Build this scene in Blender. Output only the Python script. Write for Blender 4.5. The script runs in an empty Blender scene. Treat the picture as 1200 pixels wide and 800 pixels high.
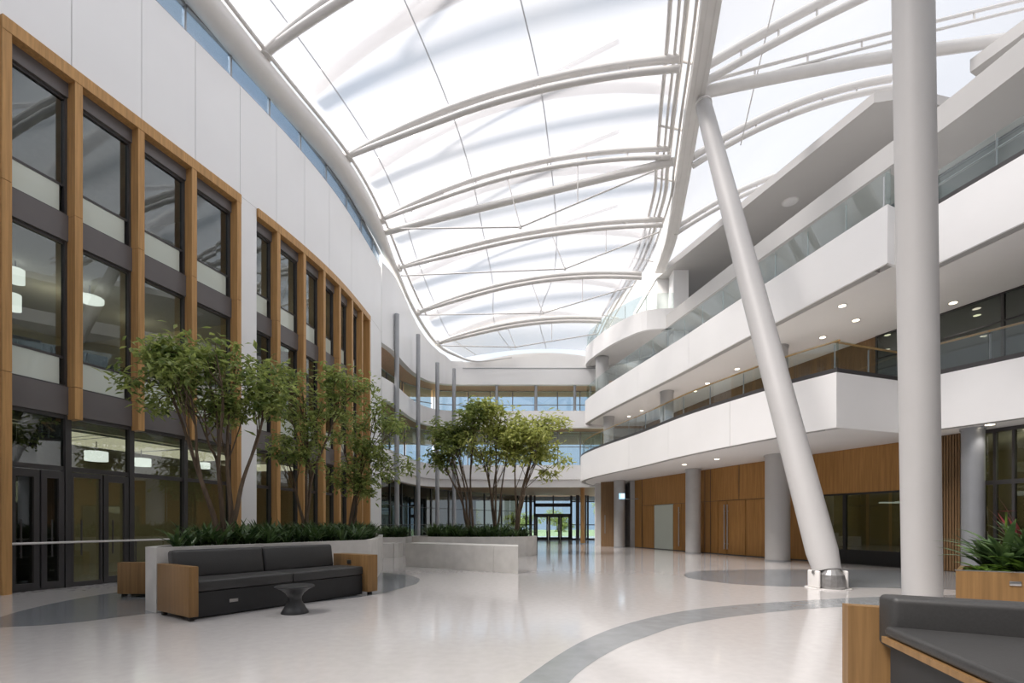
import bpy, math, random
from mathutils import Vector, Matrix
random.seed(7)
C = bpy.context.scene.collection
F, CX, HY, H = 570.0, 600.0, 614.0, 1.4          # focal length, centre column, horizon row (1200x800), eye height

def P(x, y, z):                                   # the point of height z seen at image position x, y
    Y = F * (z - H) / (HY - y)
    return Vector(((x - CX) / F * Y, Y, z))
def G(x, y): return P(x, y, 0.0)
def at(x, y, Y): return Vector(((x - CX) / F * Y, Y, H + (HY - y) * Y / F))
def V2(p): return Vector((p[0], p[1]))

# ------------------------------------------------------------------ materials
def nodes(name):
    m = bpy.data.materials.new(name); m.use_nodes = True
    nt = m.node_tree; nt.nodes.clear()
    out = nt.nodes.new('ShaderNodeOutputMaterial')
    return m, nt, out
def principled(name, col, rough=.5, metal=0, var=.06, scale=6., stretch=(1, 1, 1), bump=0, spec=.5, coat=0, rvar=0, detail=4, emit=None):
    m, nt, out = nodes(name)
    b = nt.nodes.new('ShaderNodeBsdfPrincipled')
    b.inputs['Roughness'].default_value = rough; b.inputs['Metallic'].default_value = metal
    b.inputs['Specular IOR Level'].default_value = spec; b.inputs['Coat Weight'].default_value = coat
    b.inputs['Coat Roughness'].default_value = .08
    tc = nt.nodes.new('ShaderNodeTexCoord'); mp = nt.nodes.new('ShaderNodeMapping')
    mp.inputs['Scale'].default_value = stretch
    nz = nt.nodes.new('ShaderNodeTexNoise'); nz.inputs['Scale'].default_value = scale; nz.inputs['Detail'].default_value = detail
    nt.links.new(tc.outputs['Object'], mp.inputs['Vector']); nt.links.new(mp.outputs[0], nz.inputs['Vector'])
    cr = nt.nodes.new('ShaderNodeValToRGB')
    cr.color_ramp.elements[0].position = .3; cr.color_ramp.elements[1].position = .7
    cr.color_ramp.elements[0].color = tuple(c * (1 - var) for c in col) + (1,)
    cr.color_ramp.elements[1].color = tuple(min(1, c * (1 + var)) for c in col) + (1,)
    nt.links.new(nz.outputs['Fac'], cr.inputs['Fac']); nt.links.new(cr.outputs['Color'], b.inputs['Base Color'])
    if bump:
        bp = nt.nodes.new('ShaderNodeBump'); bp.inputs['Strength'].default_value = bump; bp.inputs['Distance'].default_value = .01
        nt.links.new(nz.outputs['Fac'], bp.inputs['Height']); nt.links.new(bp.outputs[0], b.inputs['Normal'])
    if rvar:
        mr = nt.nodes.new('ShaderNodeMapRange'); mr.inputs['To Min'].default_value = max(0, rough - rvar); mr.inputs['To Max'].default_value = rough + rvar
        nt.links.new(nz.outputs['Fac'], mr.inputs['Value']); nt.links.new(mr.outputs[0], b.inputs['Roughness'])
    if emit:
        b.inputs['Emission Color'].default_value = emit[0] + (1,); b.inputs['Emission Strength'].default_value = emit[1]
    nt.links.new(b.outputs[0], out.inputs['Surface'])
    return m
def wood(name, col, rough=.4, board=0.0, dark=.72):
    m, nt, out = nodes(name)
    b = nt.nodes.new('ShaderNodeBsdfPrincipled'); b.inputs['Roughness'].default_value = rough; b.inputs['Specular IOR Level'].default_value = .22
    tc = nt.nodes.new('ShaderNodeTexCoord'); mp = nt.nodes.new('ShaderNodeMapping'); mp.inputs['Scale'].default_value = (9, 9, .35)
    nz = nt.nodes.new('ShaderNodeTexNoise'); nz.inputs['Scale'].default_value = 2.2; nz.inputs['Detail'].default_value = 6; nz.inputs['Roughness'].default_value = .6
    nt.links.new(tc.outputs['Object'], mp.inputs['Vector']); nt.links.new(mp.outputs[0], nz.inputs['Vector'])
    cr = nt.nodes.new('ShaderNodeValToRGB')
    cr.color_ramp.elements[0].position = .3; cr.color_ramp.elements[1].position = .72
    cr.color_ramp.elements[0].color = tuple(c * dark for c in col) + (1,)
    cr.color_ramp.elements[1].color = tuple(min(1, c * 1.12) for c in col) + (1,)
    nt.links.new(nz.outputs['Fac'], cr.inputs['Fac'])
    nt.links.new(cr.outputs['Color'], b.inputs['Base Color'])
    bp = nt.nodes.new('ShaderNodeBump'); bp.inputs['Strength'].default_value = .08; bp.inputs['Distance'].default_value = .005
    nt.links.new(nz.outputs['Fac'], bp.inputs['Height']); nt.links.new(bp.outputs[0], b.inputs['Normal'])
    nt.links.new(b.outputs[0], out.inputs['Surface'])
    return m
def glass(name, tint, base=.05, top=.85, rough=0.0, power=4.):
    m, nt, out = nodes(name)
    tr = nt.nodes.new('ShaderNodeBsdfTransparent'); tr.inputs['Color'].default_value = tint + (1,)
    gl = nt.nodes.new('ShaderNodeBsdfGlossy'); gl.inputs['Roughness'].default_value = rough; gl.inputs['Color'].default_value = (.95, .98, 1, 1)
    lw = nt.nodes.new('ShaderNodeLayerWeight'); lw.inputs['Blend'].default_value = .5
    pw = nt.nodes.new('ShaderNodeMath'); pw.operation = 'POWER'; pw.inputs[1].default_value = power
    mr = nt.nodes.new('ShaderNodeMapRange'); mr.inputs['To Min'].default_value = base; mr.inputs['To Max'].default_value = top
    mx = nt.nodes.new('ShaderNodeMixShader')
    nt.links.new(lw.outputs['Facing'], pw.inputs[0]); nt.links.new(pw.outputs[0], mr.inputs['Value'])
    nt.links.new(mr.outputs[0], mx.inputs['Fac']); nt.links.new(tr.outputs[0], mx.inputs[1]); nt.links.new(gl.outputs[0], mx.inputs[2])
    nt.links.new(mx.outputs[0], out.inputs['Surface'])
    return m
def film(name, clear, col, tint):
    m, nt, out = nodes(name)
    tl = nt.nodes.new('ShaderNodeBsdfTranslucent'); df = nt.nodes.new('ShaderNodeBsdfDiffuse'); tr = nt.nodes.new('ShaderNodeBsdfTransparent')
    tc = nt.nodes.new('ShaderNodeTexCoord'); nz = nt.nodes.new('ShaderNodeTexNoise'); nz.inputs['Scale'].default_value = .35; nz.inputs['Detail'].default_value = 3
    cr = nt.nodes.new('ShaderNodeValToRGB')
    cr.color_ramp.elements[0].position = .35; cr.color_ramp.elements[1].position = .65
    cr.color_ramp.elements[0].color = tuple(c * .95 for c in col) + (1,); cr.color_ramp.elements[1].color = col + (1,)
    nt.links.new(tc.outputs['Object'], nz.inputs['Vector']); nt.links.new(nz.outputs['Fac'], cr.inputs['Fac']); nt.links.new(cr.outputs['Color'], tl.inputs['Color'])
    df.inputs['Color'].default_value = (.8, .81, .83, 1); tr.inputs['Color'].default_value = tint + (1,)
    m1 = nt.nodes.new('ShaderNodeMixShader'); m1.inputs['Fac'].default_value = .25
    m2 = nt.nodes.new('ShaderNodeMixShader'); m2.inputs['Fac'].default_value = clear
    nt.links.new(tl.outputs[0], m1.inputs[1]); nt.links.new(df.outputs[0], m1.inputs[2])
    nt.links.new(m1.outputs[0], m2.inputs[1]); nt.links.new(tr.outputs[0], m2.inputs[2]); nt.links.new(m2.outputs[0], out.inputs['Surface'])
    return m
def leafmat(name, c0, c1, trans=.35, rough=.45):
    m, nt, out = nodes(name)
    b = nt.nodes.new('ShaderNodeBsdfPrincipled'); b.inputs['Roughness'].default_value = rough
    t = nt.nodes.new('ShaderNodeBsdfTranslucent'); mx = nt.nodes.new('ShaderNodeMixShader'); mx.inputs['Fac'].default_value = trans
    tc = nt.nodes.new('ShaderNodeTexCoord'); nz = nt.nodes.new('ShaderNodeTexNoise'); nz.inputs['Scale'].default_value = 5; nz.inputs['Detail'].default_value = 3
    cr = nt.nodes.new('ShaderNodeValToRGB'); cr.color_ramp.elements[0].position = .35; cr.color_ramp.elements[1].position = .65
    cr.color_ramp.elements[0].color = c0 + (1,); cr.color_ramp.elements[1].color = c1 + (1,)
    nt.links.new(tc.outputs['Object'], nz.inputs['Vector']); nt.links.new(nz.outputs['Fac'], cr.inputs['Fac'])
    nt.links.new(cr.outputs['Color'], b.inputs['Base Color']); nt.links.new(cr.outputs['Color'], t.inputs['Color'])
    nt.links.new(b.outputs[0], mx.inputs[1]); nt.links.new(t.outputs[0], mx.inputs[2]); nt.links.new(mx.outputs[0], out.inputs['Surface'])
    return m
def lampmat(name, col, strength):
    m, nt, out = nodes(name)
    e = nt.nodes.new('ShaderNodeEmission'); e.inputs['Color'].default_value = col + (1,); e.inputs['Strength'].default_value = strength
    nt.links.new(e.outputs[0], out.inputs['Surface'])
    return m

M = dict(
    floor=principled('pale_terrazzo', (.60, .578, .565), .12, var=.035, scale=9, rvar=.05, coat=.3, spec=.5, detail=8),
    inlay=principled('grey_terrazzo', (.235, .25, .265), .2, var=.1, scale=5, rvar=.05, coat=.3, detail=8),
    inlay2=principled('light_grey_terrazzo', (.30, .315, .325), .2, var=.08, scale=5, rvar=.05, coat=.3, detail=8),
    white=principled('white_panel', (.90, .90, .905), .38, var=.015, scale=.6),
    white2=principled('white_plaster', (.91, .90, .895), .5, var=.015, scale=.8),
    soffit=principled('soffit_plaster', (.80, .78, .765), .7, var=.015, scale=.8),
    steel=principled('white_painted_steel', (.74, .72, .70), .32, var=.02, scale=3),
    tube=principled('grey_white_tube', (.70, .68, .66), .4, var=.03, scale=3),
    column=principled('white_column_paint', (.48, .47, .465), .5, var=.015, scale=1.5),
    greycol=principled('grey_concrete_column', (.46, .455, .455), .4, var=.05, scale=2),
    post=principled('grey_steel_post', (.36, .37, .39), .35, metal=.4, var=.05, scale=2),
    dark=principled('dark_bronze_metal', (.055, .052, .053), .4, var=.06, scale=4),
    spandrel=principled('brown_grey_metal', (.14, .128, .128), .4, var=.04, scale=2),
    joint=principled('joint_backing_grey', (.16, .16, .165), .8),  # dark grey of the backing in the wall panel joints
    jointlight=principled('pale_joint_grey', (.40, .39, .38), .8),
    frost=principled('pale_green_back_painted_glass', (.60, .655, .59), .15, var=.02, scale=1, coat=.4),
    oak=wood('oak_fin', (.56, .32, .13)),
    oakwall=wood('oak_wall', (.42, .22, .075)),
    oakdark=wood('oak_slats_dark', (.24, .145, .075)),
    oaksofa=wood('oak_furniture', (.27, .155, .064)),
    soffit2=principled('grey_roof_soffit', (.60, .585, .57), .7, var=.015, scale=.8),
    oaksoffit_lit=wood('lit_oak_soffit', (.74, .52, .36), .5),  # same oak soffit, lightened in its colour to stand for light on it
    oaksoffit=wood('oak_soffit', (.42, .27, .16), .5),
    concrete=principled('cast_concrete', (.62, .60, .57), .7, var=.08, scale=3, bump=.15, detail=8),
    vinyl=principled('charcoal_upholstery', (.039, .0385, .038), .5, var=.12, scale=60, bump=.1),
    plinth=principled('charcoal_plinth', (.018, .018, .019), .55, var=.08, scale=10),
    stool=principled('dark_moulded_plastic', (.032, .033, .035), .4, var=.08, scale=10),
    rubber=principled('black_rubber', (.012, .012, .012), .6),
    chrome=principled('brushed_steel', (.55, .55, .55), .28, metal=1, var=.05, scale=20),
    shoe=principled('cast_grey_steel', (.30, .295, .29), .35, metal=.6, var=.15, scale=8),
    soil=principled('dark_soil', (.03, .022, .015), .95, var=.4, scale=30, bump=.6),
    bark=principled('brown_bark', (.115, .08, .052), .85, var=.3, scale=14, stretch=(1, 1, .25), bump=.5),
    leafA=leafmat('leaf_green', (.13, .195, .055), (.46, .52, .16), .5),
    leafB=leafmat('leaf_yellow_green', (.27, .325, .085), (.70, .71, .24), .5),
    leafD=leafmat('leaf_dark', (.03, .07, .024), (.12, .19, .065), .25, .3),
    leafG=leafmat('leaf_bright', (.03, .07, .012), (.13, .22, .03), .25, .35),
    leafR=leafmat('leaf_red', (.06, .008, .012), (.20, .025, .03), .2, .4),
    glass=glass('facade_glass', (.64, .69, .67), .11, .85),
    gdark=glass('dark_facade_glass', (.34, .37, .34), .09, .8),
    gmirror=glass('reflective_balcony_glass', (.6, .66, .68), .38, .9, power=2.5),
    clear=glass('clear_railing_glass', (.86, .90, .89), .05, .6, power=4.5),
    gclere=glass('clerestory_glass', (.52, .60, .68), .16, .9),
    gblue=glass('clear_window_glass', (.60, .70, .77), .08, .8),
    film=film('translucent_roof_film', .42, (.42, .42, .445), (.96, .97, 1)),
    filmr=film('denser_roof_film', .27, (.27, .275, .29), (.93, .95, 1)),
    beige=principled('beige_room_wall', (.56, .49, .31), .8, var=.05, scale=.7),
    greyroom=principled('grey_room_wall', (.30, .30, .28), .8, var=.08, scale=.6),
    roomceil=principled('room_ceiling', (.5, .48, .43), .8),
    bay_shade=principled('bay_shade_dark', (.09, .085, .08), .9, var=.1, scale=20),  # near-black that stands for the unlit leftmost bay
    lamp=lampmat('lamp_shade_glow', (1, .96, .9), 1.5),
    panel=lampmat('fill_panel_glow', (1, .86, .62), .8),  # glow of the added fill panels
    spot=lampmat('downlight_glow', (1, .88, .68), 5),
    sign=lampmat('sign_screen_glow', (.45, .75, 1), 1.1),
    signw=lampmat('sign_screen_white', (.9, .97, 1), 1.3),
    outside=principled('grass_ground', (.46, .50, .24), .9, var=.2, scale=2),
    paving=principled('pale_paving', (.5, .48, .44), .8, var=.05),
)

# ------------------------------------------------------------------ mesh builder
class MB:
    def __init__(s): s.v, s.f = [], []
    def add(s, vs, fs):
        b = len(s.v); s.v += [Vector(v) for v in vs]; s.f += [tuple(b + i for i in f) for f in fs]; return s
    def quad(s, a, b, c, d): return s.add([a, b, c, d], [(0, 1, 2, 3)])
    def obox(s, o, ax, ay, az):                   # a corner and three edge vectors
        o, ax, ay, az = Vector(o), Vector(ax), Vector(ay), Vector(az)
        vs = [o, o + ax, o + ax + ay, o + ay, o + az, o + ax + az, o + ax + ay + az, o + ay + az]
        fs = [(0, 3, 2, 1), (4, 5, 6, 7), (0, 1, 5, 4), (1, 2, 6, 5), (2, 3, 7, 6), (3, 0, 4, 7)]
        if ax.cross(ay).dot(az) < 0: fs = [f[::-1] for f in fs]
        return s.add(vs, fs)
    def box(s, x0, x1, y0, y1, z0, z1): return s.obox((x0, y0, z0), (x1 - x0, 0, 0), (0, y1 - y0, 0), (0, 0, z1 - z0))
    def rbox(s, o, ax, ay, az, r=.04, n=3):       # rounded box
        o, ax, ay, az = Vector(o), Vector(ax), Vector(ay), Vector(az)
        L = [ax.length, ay.length, az.length]; U = [ax / L[0], ay / L[1], az / L[2]]; c = o + (ax + ay + az) / 2
        r = min(r, min(L) / 2.01)
        rings, segs = [], []
        for i in range(-n, n + 1):
            ph = (i / n) * math.pi / 2; rings.append((math.sin(ph), math.cos(ph)))
        rr = [(rings[i][0], rings[i][1], -1) for i in range(0, n + 1)] + [(rings[i][0], rings[i][1], 1) for i in range(n, 2 * n + 1)]
        aa = []
        for q in range(4):
            for i in range(n + 1):
                th = q * math.pi / 2 + i / n * math.pi / 2
                aa.append((math.cos(th), math.sin(th), [(1, 1), (-1, 1), (-1, -1), (1, -1)][q]))
        vs, fs = [], []; m = len(aa)
        for sz, cz, sg in rr:
            for ca, sa, (qx, qy) in aa:
                vs.append(c + U[0] * (qx * (L[0] / 2 - r) + r * cz * ca) + U[1] * (qy * (L[1] / 2 - r) + r * cz * sa) + U[2] * (sg * (L[2] / 2 - r) + r * sz))
        for j in range(len(rr) - 1):
            for i in range(m): fs.append((j * m + i, j * m + (i + 1) % m, (j + 1) * m + (i + 1) % m, (j + 1) * m + i))
        fs.append(tuple(range(m - 1, -1, -1))); fs.append(tuple((len(rr) - 1) * m + i for i in range(m)))
        if U[0].cross(U[1]).dot(U[2]) < 0: fs = [f[::-1] for f in fs]
        return s.add(vs, fs)
    def prism(s, poly, z0, z1):
        n = len(poly); A = sum(poly[i][0] * poly[(i + 1) % n][1] - poly[(i + 1) % n][0] * poly[i][1] for i in range(n))
        if A < 0: poly = poly[::-1]
        vs = [(p[0], p[1], z0) for p in poly] + [(p[0], p[1], z1) for p in poly]
        fs = [tuple(range(n - 1, -1, -1)), tuple(range(n, 2 * n))] + [(i, (i + 1) % n, n + (i + 1) % n, n + i) for i in range(n)]
        return s.add(vs, fs)
    def flat(s, poly, z):
        n = len(poly); A = sum(poly[i][0] * poly[(i + 1) % n][1] - poly[(i + 1) % n][0] * poly[i][1] for i in range(n))
        if A < 0: poly = poly[::-1]
        return s.add([(p[0], p[1], z) for p in poly], [tuple(range(n))])
    def tube(s, pts, r, n=8, caps=True):
        pts = [Vector(p) for p in pts]; k = len(pts)
        R = r if isinstance(r, (list, tuple)) else [r] * k
        vs, fs, up = [], [], None
        for i, p in enumerate(pts):
            t = (pts[min(i + 1, k - 1)] - pts[max(i - 1, 0)]).normalized()
            if up is None: up = Vector((0, 0, 1)) if abs(t.z) < .9 else Vector((1, 0, 0))
            a = t.cross(up)
            if a.length < 1e-6: a = t.cross(Vector((0, 1, 0)))
            a.normalize(); up = a.cross(t).normalized()
            for j in range(n):
                th = 2 * math.pi * j / n
                vs.append(p + (a * math.cos(th) + up * math.sin(th)) * R[i])
        for i in range(k - 1):
            for j in range(n): fs.append((i * n + j, i * n + (j + 1) % n, (i + 1) * n + (j + 1) % n, (i + 1) * n + j))
        if caps: fs += [tuple(range(n - 1, -1, -1)), tuple((k - 1) * n + j for j in range(n))]
        return s.add(vs, fs)
    def lathe(s, prof, c=(0, 0, 0), n=32):
        c = Vector(c); vs, fs = [], []
        for r, z in prof:
            for j in range(n): vs.append(c + Vector((r * math.cos(2 * math.pi * j / n), r * math.sin(2 * math.pi * j / n), z)))
        for i in range(len(prof) - 1):
            for j in range(n): fs.append((i * n + j, i * n + (j + 1) % n, (i + 1) * n + (j + 1) % n, (i + 1) * n + j))
        fs += [tuple(range(n - 1, -1, -1)), tuple((len(prof) - 1) * n + j for j in range(n))]
        return s.add(vs, fs)
    def ribbon(s, pts, z0, z1, t0, t1):           # a wall along a plan line, from offset t0 to t1 on the right-hand side; z may vary along it
        n = len(pts); nr = normals(pts)
        Z0 = z0 if isinstance(z0, (list, tuple)) else [z0] * n; Z1 = z1 if isinstance(z1, (list, tuple)) else [z1] * n
        a = [V2(pts[i]) + nr[i] * t0 for i in range(n)]; b = [V2(pts[i]) + nr[i] * t1 for i in range(n)]
        vs = []
        for i in range(n): vs += [(a[i].x, a[i].y, Z0[i]), (b[i].x, b[i].y, Z0[i]), (b[i].x, b[i].y, Z1[i]), (a[i].x, a[i].y, Z1[i])]
        fs = [(0, 3, 2, 1), (4 * n - 4, 4 * n - 3, 4 * n - 2, 4 * n - 1)]
        for i in range(n - 1):
            for j in range(4): fs.append((4 * i + j, 4 * i + (j + 1) % 4, 4 * i + 4 + (j + 1) % 4, 4 * i + 4 + j))
        if t1 < t0: fs = [f[::-1] for f in fs]
        return s.add(vs, [f[::-1] for f in fs])
    def build(s, name, mat, parent=None, smooth=False, kind=None):
        me = bpy.data.meshes.new(name)
        off = Vector(parent.matrix_world.translation) if parent is not None else None
        o0 = world_loc.get(parent.name, Vector()) if parent is not None else Vector()
        me.from_pydata([v - o0 for v in s.v], [], s.f); me.update()
        if smooth:
            for p in me.polygons: p.use_smooth = True
            try: me.set_sharp_from_angle(angle=math.radians(40))
            except Exception: pass
        me.materials.append(mat)
        o = bpy.data.objects.new(name, me); C.objects.link(o)
        world_loc[o.name] = o0.copy()
        if parent is not None: o.parent = parent
        if kind: o['kind'] = kind
        return o
world_loc = {}
def normals(pts):
    n = len(pts); out = []
    for i in range(n):
        d = V2(pts[min(i + 1, n - 1)]) - V2(pts[max(i - 1, 0)]); d.normalize(); out.append(Vector((d.y, -d.x)))
    return out
def catmull(ps, k=8):
    ps = [Vector(p) for p in ps]; out = []
    for i in range(len(ps) - 1):
        p0 = ps[i - 1] if i else ps[0] * 2 - ps[1]; p1, p2 = ps[i], ps[i + 1]
        p3 = ps[i + 2] if i + 2 < len(ps) else ps[-1] * 2 - ps[-2]
        for j in range(k):
            t = j / k
            out.append(.5 * ((2 * p1) + (p2 - p0) * t + (2 * p0 - 5 * p1 + 4 * p2 - p3) * t * t + (3 * p1 - p0 - 3 * p2 + p3) * t ** 3))
    return out + [ps[-1]]
class Path:                                       # a plan line with arclength
    def __init__(s, pts):
        s.p = [V2(p) for p in pts]; s.s = [0]
        for i in range(1, len(s.p)): s.s.append(s.s[-1] + (s.p[i] - s.p[i - 1]).length)
        s.len = s.s[-1]
    def at(s, q):
        q = max(0, min(s.len, q))
        for i in range(1, len(s.p)):
            if q <= s.s[i] + 1e-9:
                t = (q - s.s[i - 1]) / (s.s[i] - s.s[i - 1]); return s.p[i - 1].lerp(s.p[i], t)
        return s.p[-1].copy()
    def dir(s, q):
        d = s.at(min(s.len, q + .15)) - s.at(max(0, q - .15)); return d.normalized()
    def nrm(s, q):
        d = s.dir(q); return Vector((d.y, -d.x))
    def sub(s, a, b, step=.3):
        n = max(1, int(math.ceil((b - a) / step))); return [s.at(a + (b - a) * i / n) for i in range(n + 1)]
    def px(s, x):                                 # arclength where the line crosses image column x
        k = (x - CX) / F
        for i in range(1, len(s.p)):
            a, b = s.p[i - 1], s.p[i]
            if min(a.y, b.y) < .5: continue
            fa, fb = a.x - k * a.y, b.x - k * b.y
            if fa * fb <= 0 and fa != fb: return s.s[i - 1] + (s.s[i] - s.s[i - 1]) * fa / (fa - fb)
        return None

# ------------------------------------------------------------------ object helpers
def tag(o, label, cat, group=None, kind=None):
    o['label'] = label; o['category'] = cat
    if group: o['group'] = group
    if kind: o['kind'] = kind
    return o
def empty(name, loc, label, cat, group=None, kind=None):
    o = bpy.data.objects.new(name, None); C.objects.link(o); o.location = loc; o.empty_display_size = .2
    world_loc[o.name] = Vector(loc)
    return tag(o, label, cat, group, kind)
def dup(root, loc, rz=0, scale=1):
    r = root.copy(); C.objects.link(r); r.location = loc; r.rotation_euler = (0, 0, rz); r.scale = (scale,) * 3
    for ch in list(root.children):
        c = ch.copy(); C.objects.link(c); c.parent = r
        for g in list(ch.children):
            d = g.copy(); C.objects.link(d); d.parent = c
    return r
ORD = ['first', 'second', 'third', 'fourth', 'fifth', 'sixth', 'seventh', 'eighth', 'ninth', 'tenth', 'eleventh', 'twelfth', 'thirteenth', 'fourteenth', 'fifteenth', 'sixteenth', 'seventeenth', 'eighteenth', 'nineteenth', 'twentieth']
def v3(p, z): return Vector((p[0], p[1], z))

# ================================================================== FLOOR
m = MB(); m.box(-24, 26, -9, 48, -.12, 0)
tag(m.build('floor', M['floor']), 'pale polished terrazzo floor across the whole atrium', 'floor', kind='structure')
def inlay(pts, name, label, mat, z=.0015):
    m = MB(); m.flat([(p.x, p.y) for p in pts], z)
    return tag(m.build(name, mat), label, 'floor inlay', kind='structure')
up = [G(x, y) for x, y in [(-70, 752), (0, 723), (50, 709.5), (100, 699.5), (140, 693.5), (200, 686), (300, 676), (390, 671.5), (442, 670.5), (475, 673.5), (490, 677), (492, 680)]]
lo = [G(x, y) for x, y in [(488, 684), (478, 687), (460, 692), (442, 696), (400, 702), (300, 711), (240, 715), (168, 719.5), (100, 728), (50, 732.5), (0, 735), (-50, 741)]]
inlay(catmull(up, 4) + catmull(lo, 4), 'floor_inlay', 'dark grey leaf shaped inlay in floor around the left planter', M['inlay'])
oa = [G(x, y) for x, y in [(560, 840), (612, 797), (666, 760), (707.5, 740), (750, 726.5), (800, 716), (850, 710), (900, 706), (987, 701), (1030, 699), (1120, 697), (1300, 697)]]
ob = [G(x, y) for x, y in [(1300, 706), (1120, 707), (992, 710.5), (900, 717.5), (810, 730), (760, 745), (722, 760), (676, 790), (640, 840)]]
inlay(catmull(oa, 4) + catmull(ob, 4), 'floor_inlay', 'long curved grey band inlaid in the open floor in front of the sofas', M['inlay2'])
da = [G(x, y) for x, y in [(801, 674), (806, 671), (825, 668.5), (860, 667.4), (905, 667), (960, 667), (1060, 668), (1200, 671)]]
db = [G(x, y) for x, y in [(1200, 695), (1110, 690.5), (1050, 689), (1000, 688), (950, 687.5), (905, 686.5), (860, 684), (825, 680), (806, 677)]]
inlay(catmull(da, 4) + catmull(db, 4), 'floor_inlay', 'dark grey rounded inlay in floor around the leaning column base', M['inlay'])

# ================================================================== LEFT FACADE
LW = Path(catmull([(-15.9, -8), (-12.9, 1), (-10.27, 9), (-9.13, 12.42), (-8.16, 15.35), (-7.5, 17.8), (-7.08, 20.4), (-6.87, 24), (-6.85, 25.5)], 10))
def lp(s, off, z): p = LW.at(s) + LW.nrm(s) * off; return Vector((p.x, p.y, z))
fx1 = [LW.px(x) for x in (12, 95, 167.5, 229, 281)]
fx2 = [LW.px(x) for x in (327, 357, 380, 398, 412.5, 424, 432.8)]
s_b2 = LW.px(301); FW = .15
ZB0, ZB1, ZWT = 11.17, 11.44, 14.8
# white panels
mw, mj = MB(), MB()
cuts = [0] + [LW.px(x) for x in (30,)] 
cuts = [0, 5.5, 10, LW.px(12) - 2.4, LW.px(12) - .3] + [LW.px(x) for x in (84, 166, 229, 281.5, 324, 357, 386, 412)] + [LW.len]
for a, b in zip(cuts[:-1], cuts[1:]):
    mw.ribbon(LW.sub(a + .008, b - .008), ZB1 + .008, ZWT, -.06, 0)
for a, b in ((0, 5.5), (5.5, 10), (10, fx1[0] - FW - .02)): mw.ribbon(LW.sub(a + .008, b - .008), 0, ZB1 - .008, -.06, 0)
mw.ribbon(LW.sub(fx1[4] + .012, s_b2 - .012), 0, ZB1 - .008, -.06, 0)
mw.ribbon(LW.sub(fx2[6] + .012, LW.len), 0, ZB1 - .008, -.06, 0)
mw.ribbon(LW.sub(LW.len - .06, LW.len), 0, ZWT, -.8, -.061)
tag(mw.build('wall_left', M['white']), 'tall white panelled wall on left above the oak framed windows', 'wall', kind='structure')
mj.ribbon(LW.sub(0, LW.len), ZB1, ZWT - .01, -.35, -.065)
mj.ribbon(LW.sub(0, fx1[0] - FW), 0, ZB1, -.35, -.065); mj.ribbon(LW.sub(fx1[4], s_b2), 0, ZB1, -.35, -.065); mj.ribbon(LW.sub(fx2[6], LW.len - .07), 0, ZB1, -.35, -.065)
tag(mj.build('trim_1', M['joint']), 'dark backing seen in joints between the white wall panels', 'wall', kind='structure')
# oak head beams
for i, (a, b, lab) in enumerate(((fx1[0] - FW, fx1[4], 'oak head beam across top of the near window bay'), (s_b2, fx2[6], 'oak head beam curving over the far window bay'))):
    m = MB(); m.ribbon(LW.sub(a, b), ZB0, ZB1, -.30, .07)
    tag(m.build('trim_%d' % (i + 2), M['oak']), lab, 'beam', kind='structure')
# fins
def fin(s, z0, label, wd=FW):
    m = MB()
    for za, zb in ((z0, 4.42), (4.432, 8.2), (8.212, ZB0 - .002)):
        o = lp(s - wd, -.30, za); d = LW.dir(s - wd / 2); n = LW.nrm(s - wd / 2)
        m.obox(o, (d.x * wd, d.y * wd, 0), (n.x * .36, n.y * .36, 0), (0, 0, zb - za))
    return tag(m.build('oak_fin', M['oak']), label, 'fin', 'oak fins on the left facade', 'structure')
for i, s in enumerate(fx1):
    fin(s, 0 if i in (0, 4) else 3.72, ['floor length oak fin at the cut off left edge of the facade', 'second oak fin from left in near bay, ending above doors', 'third oak fin from left in near bay, ending above glass', 'fourth oak fin from left in near bay, partly behind tree', 'floor length oak fin closing the near bay beside white pier'][i], FW)
for i, s in enumerate(fx2):
    fin(s, 0, '%s oak fin from left in the far window bay' % ORD[i] if i < 6 else 'last oak fin closing the far window bay beside white wall', .15)
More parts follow.
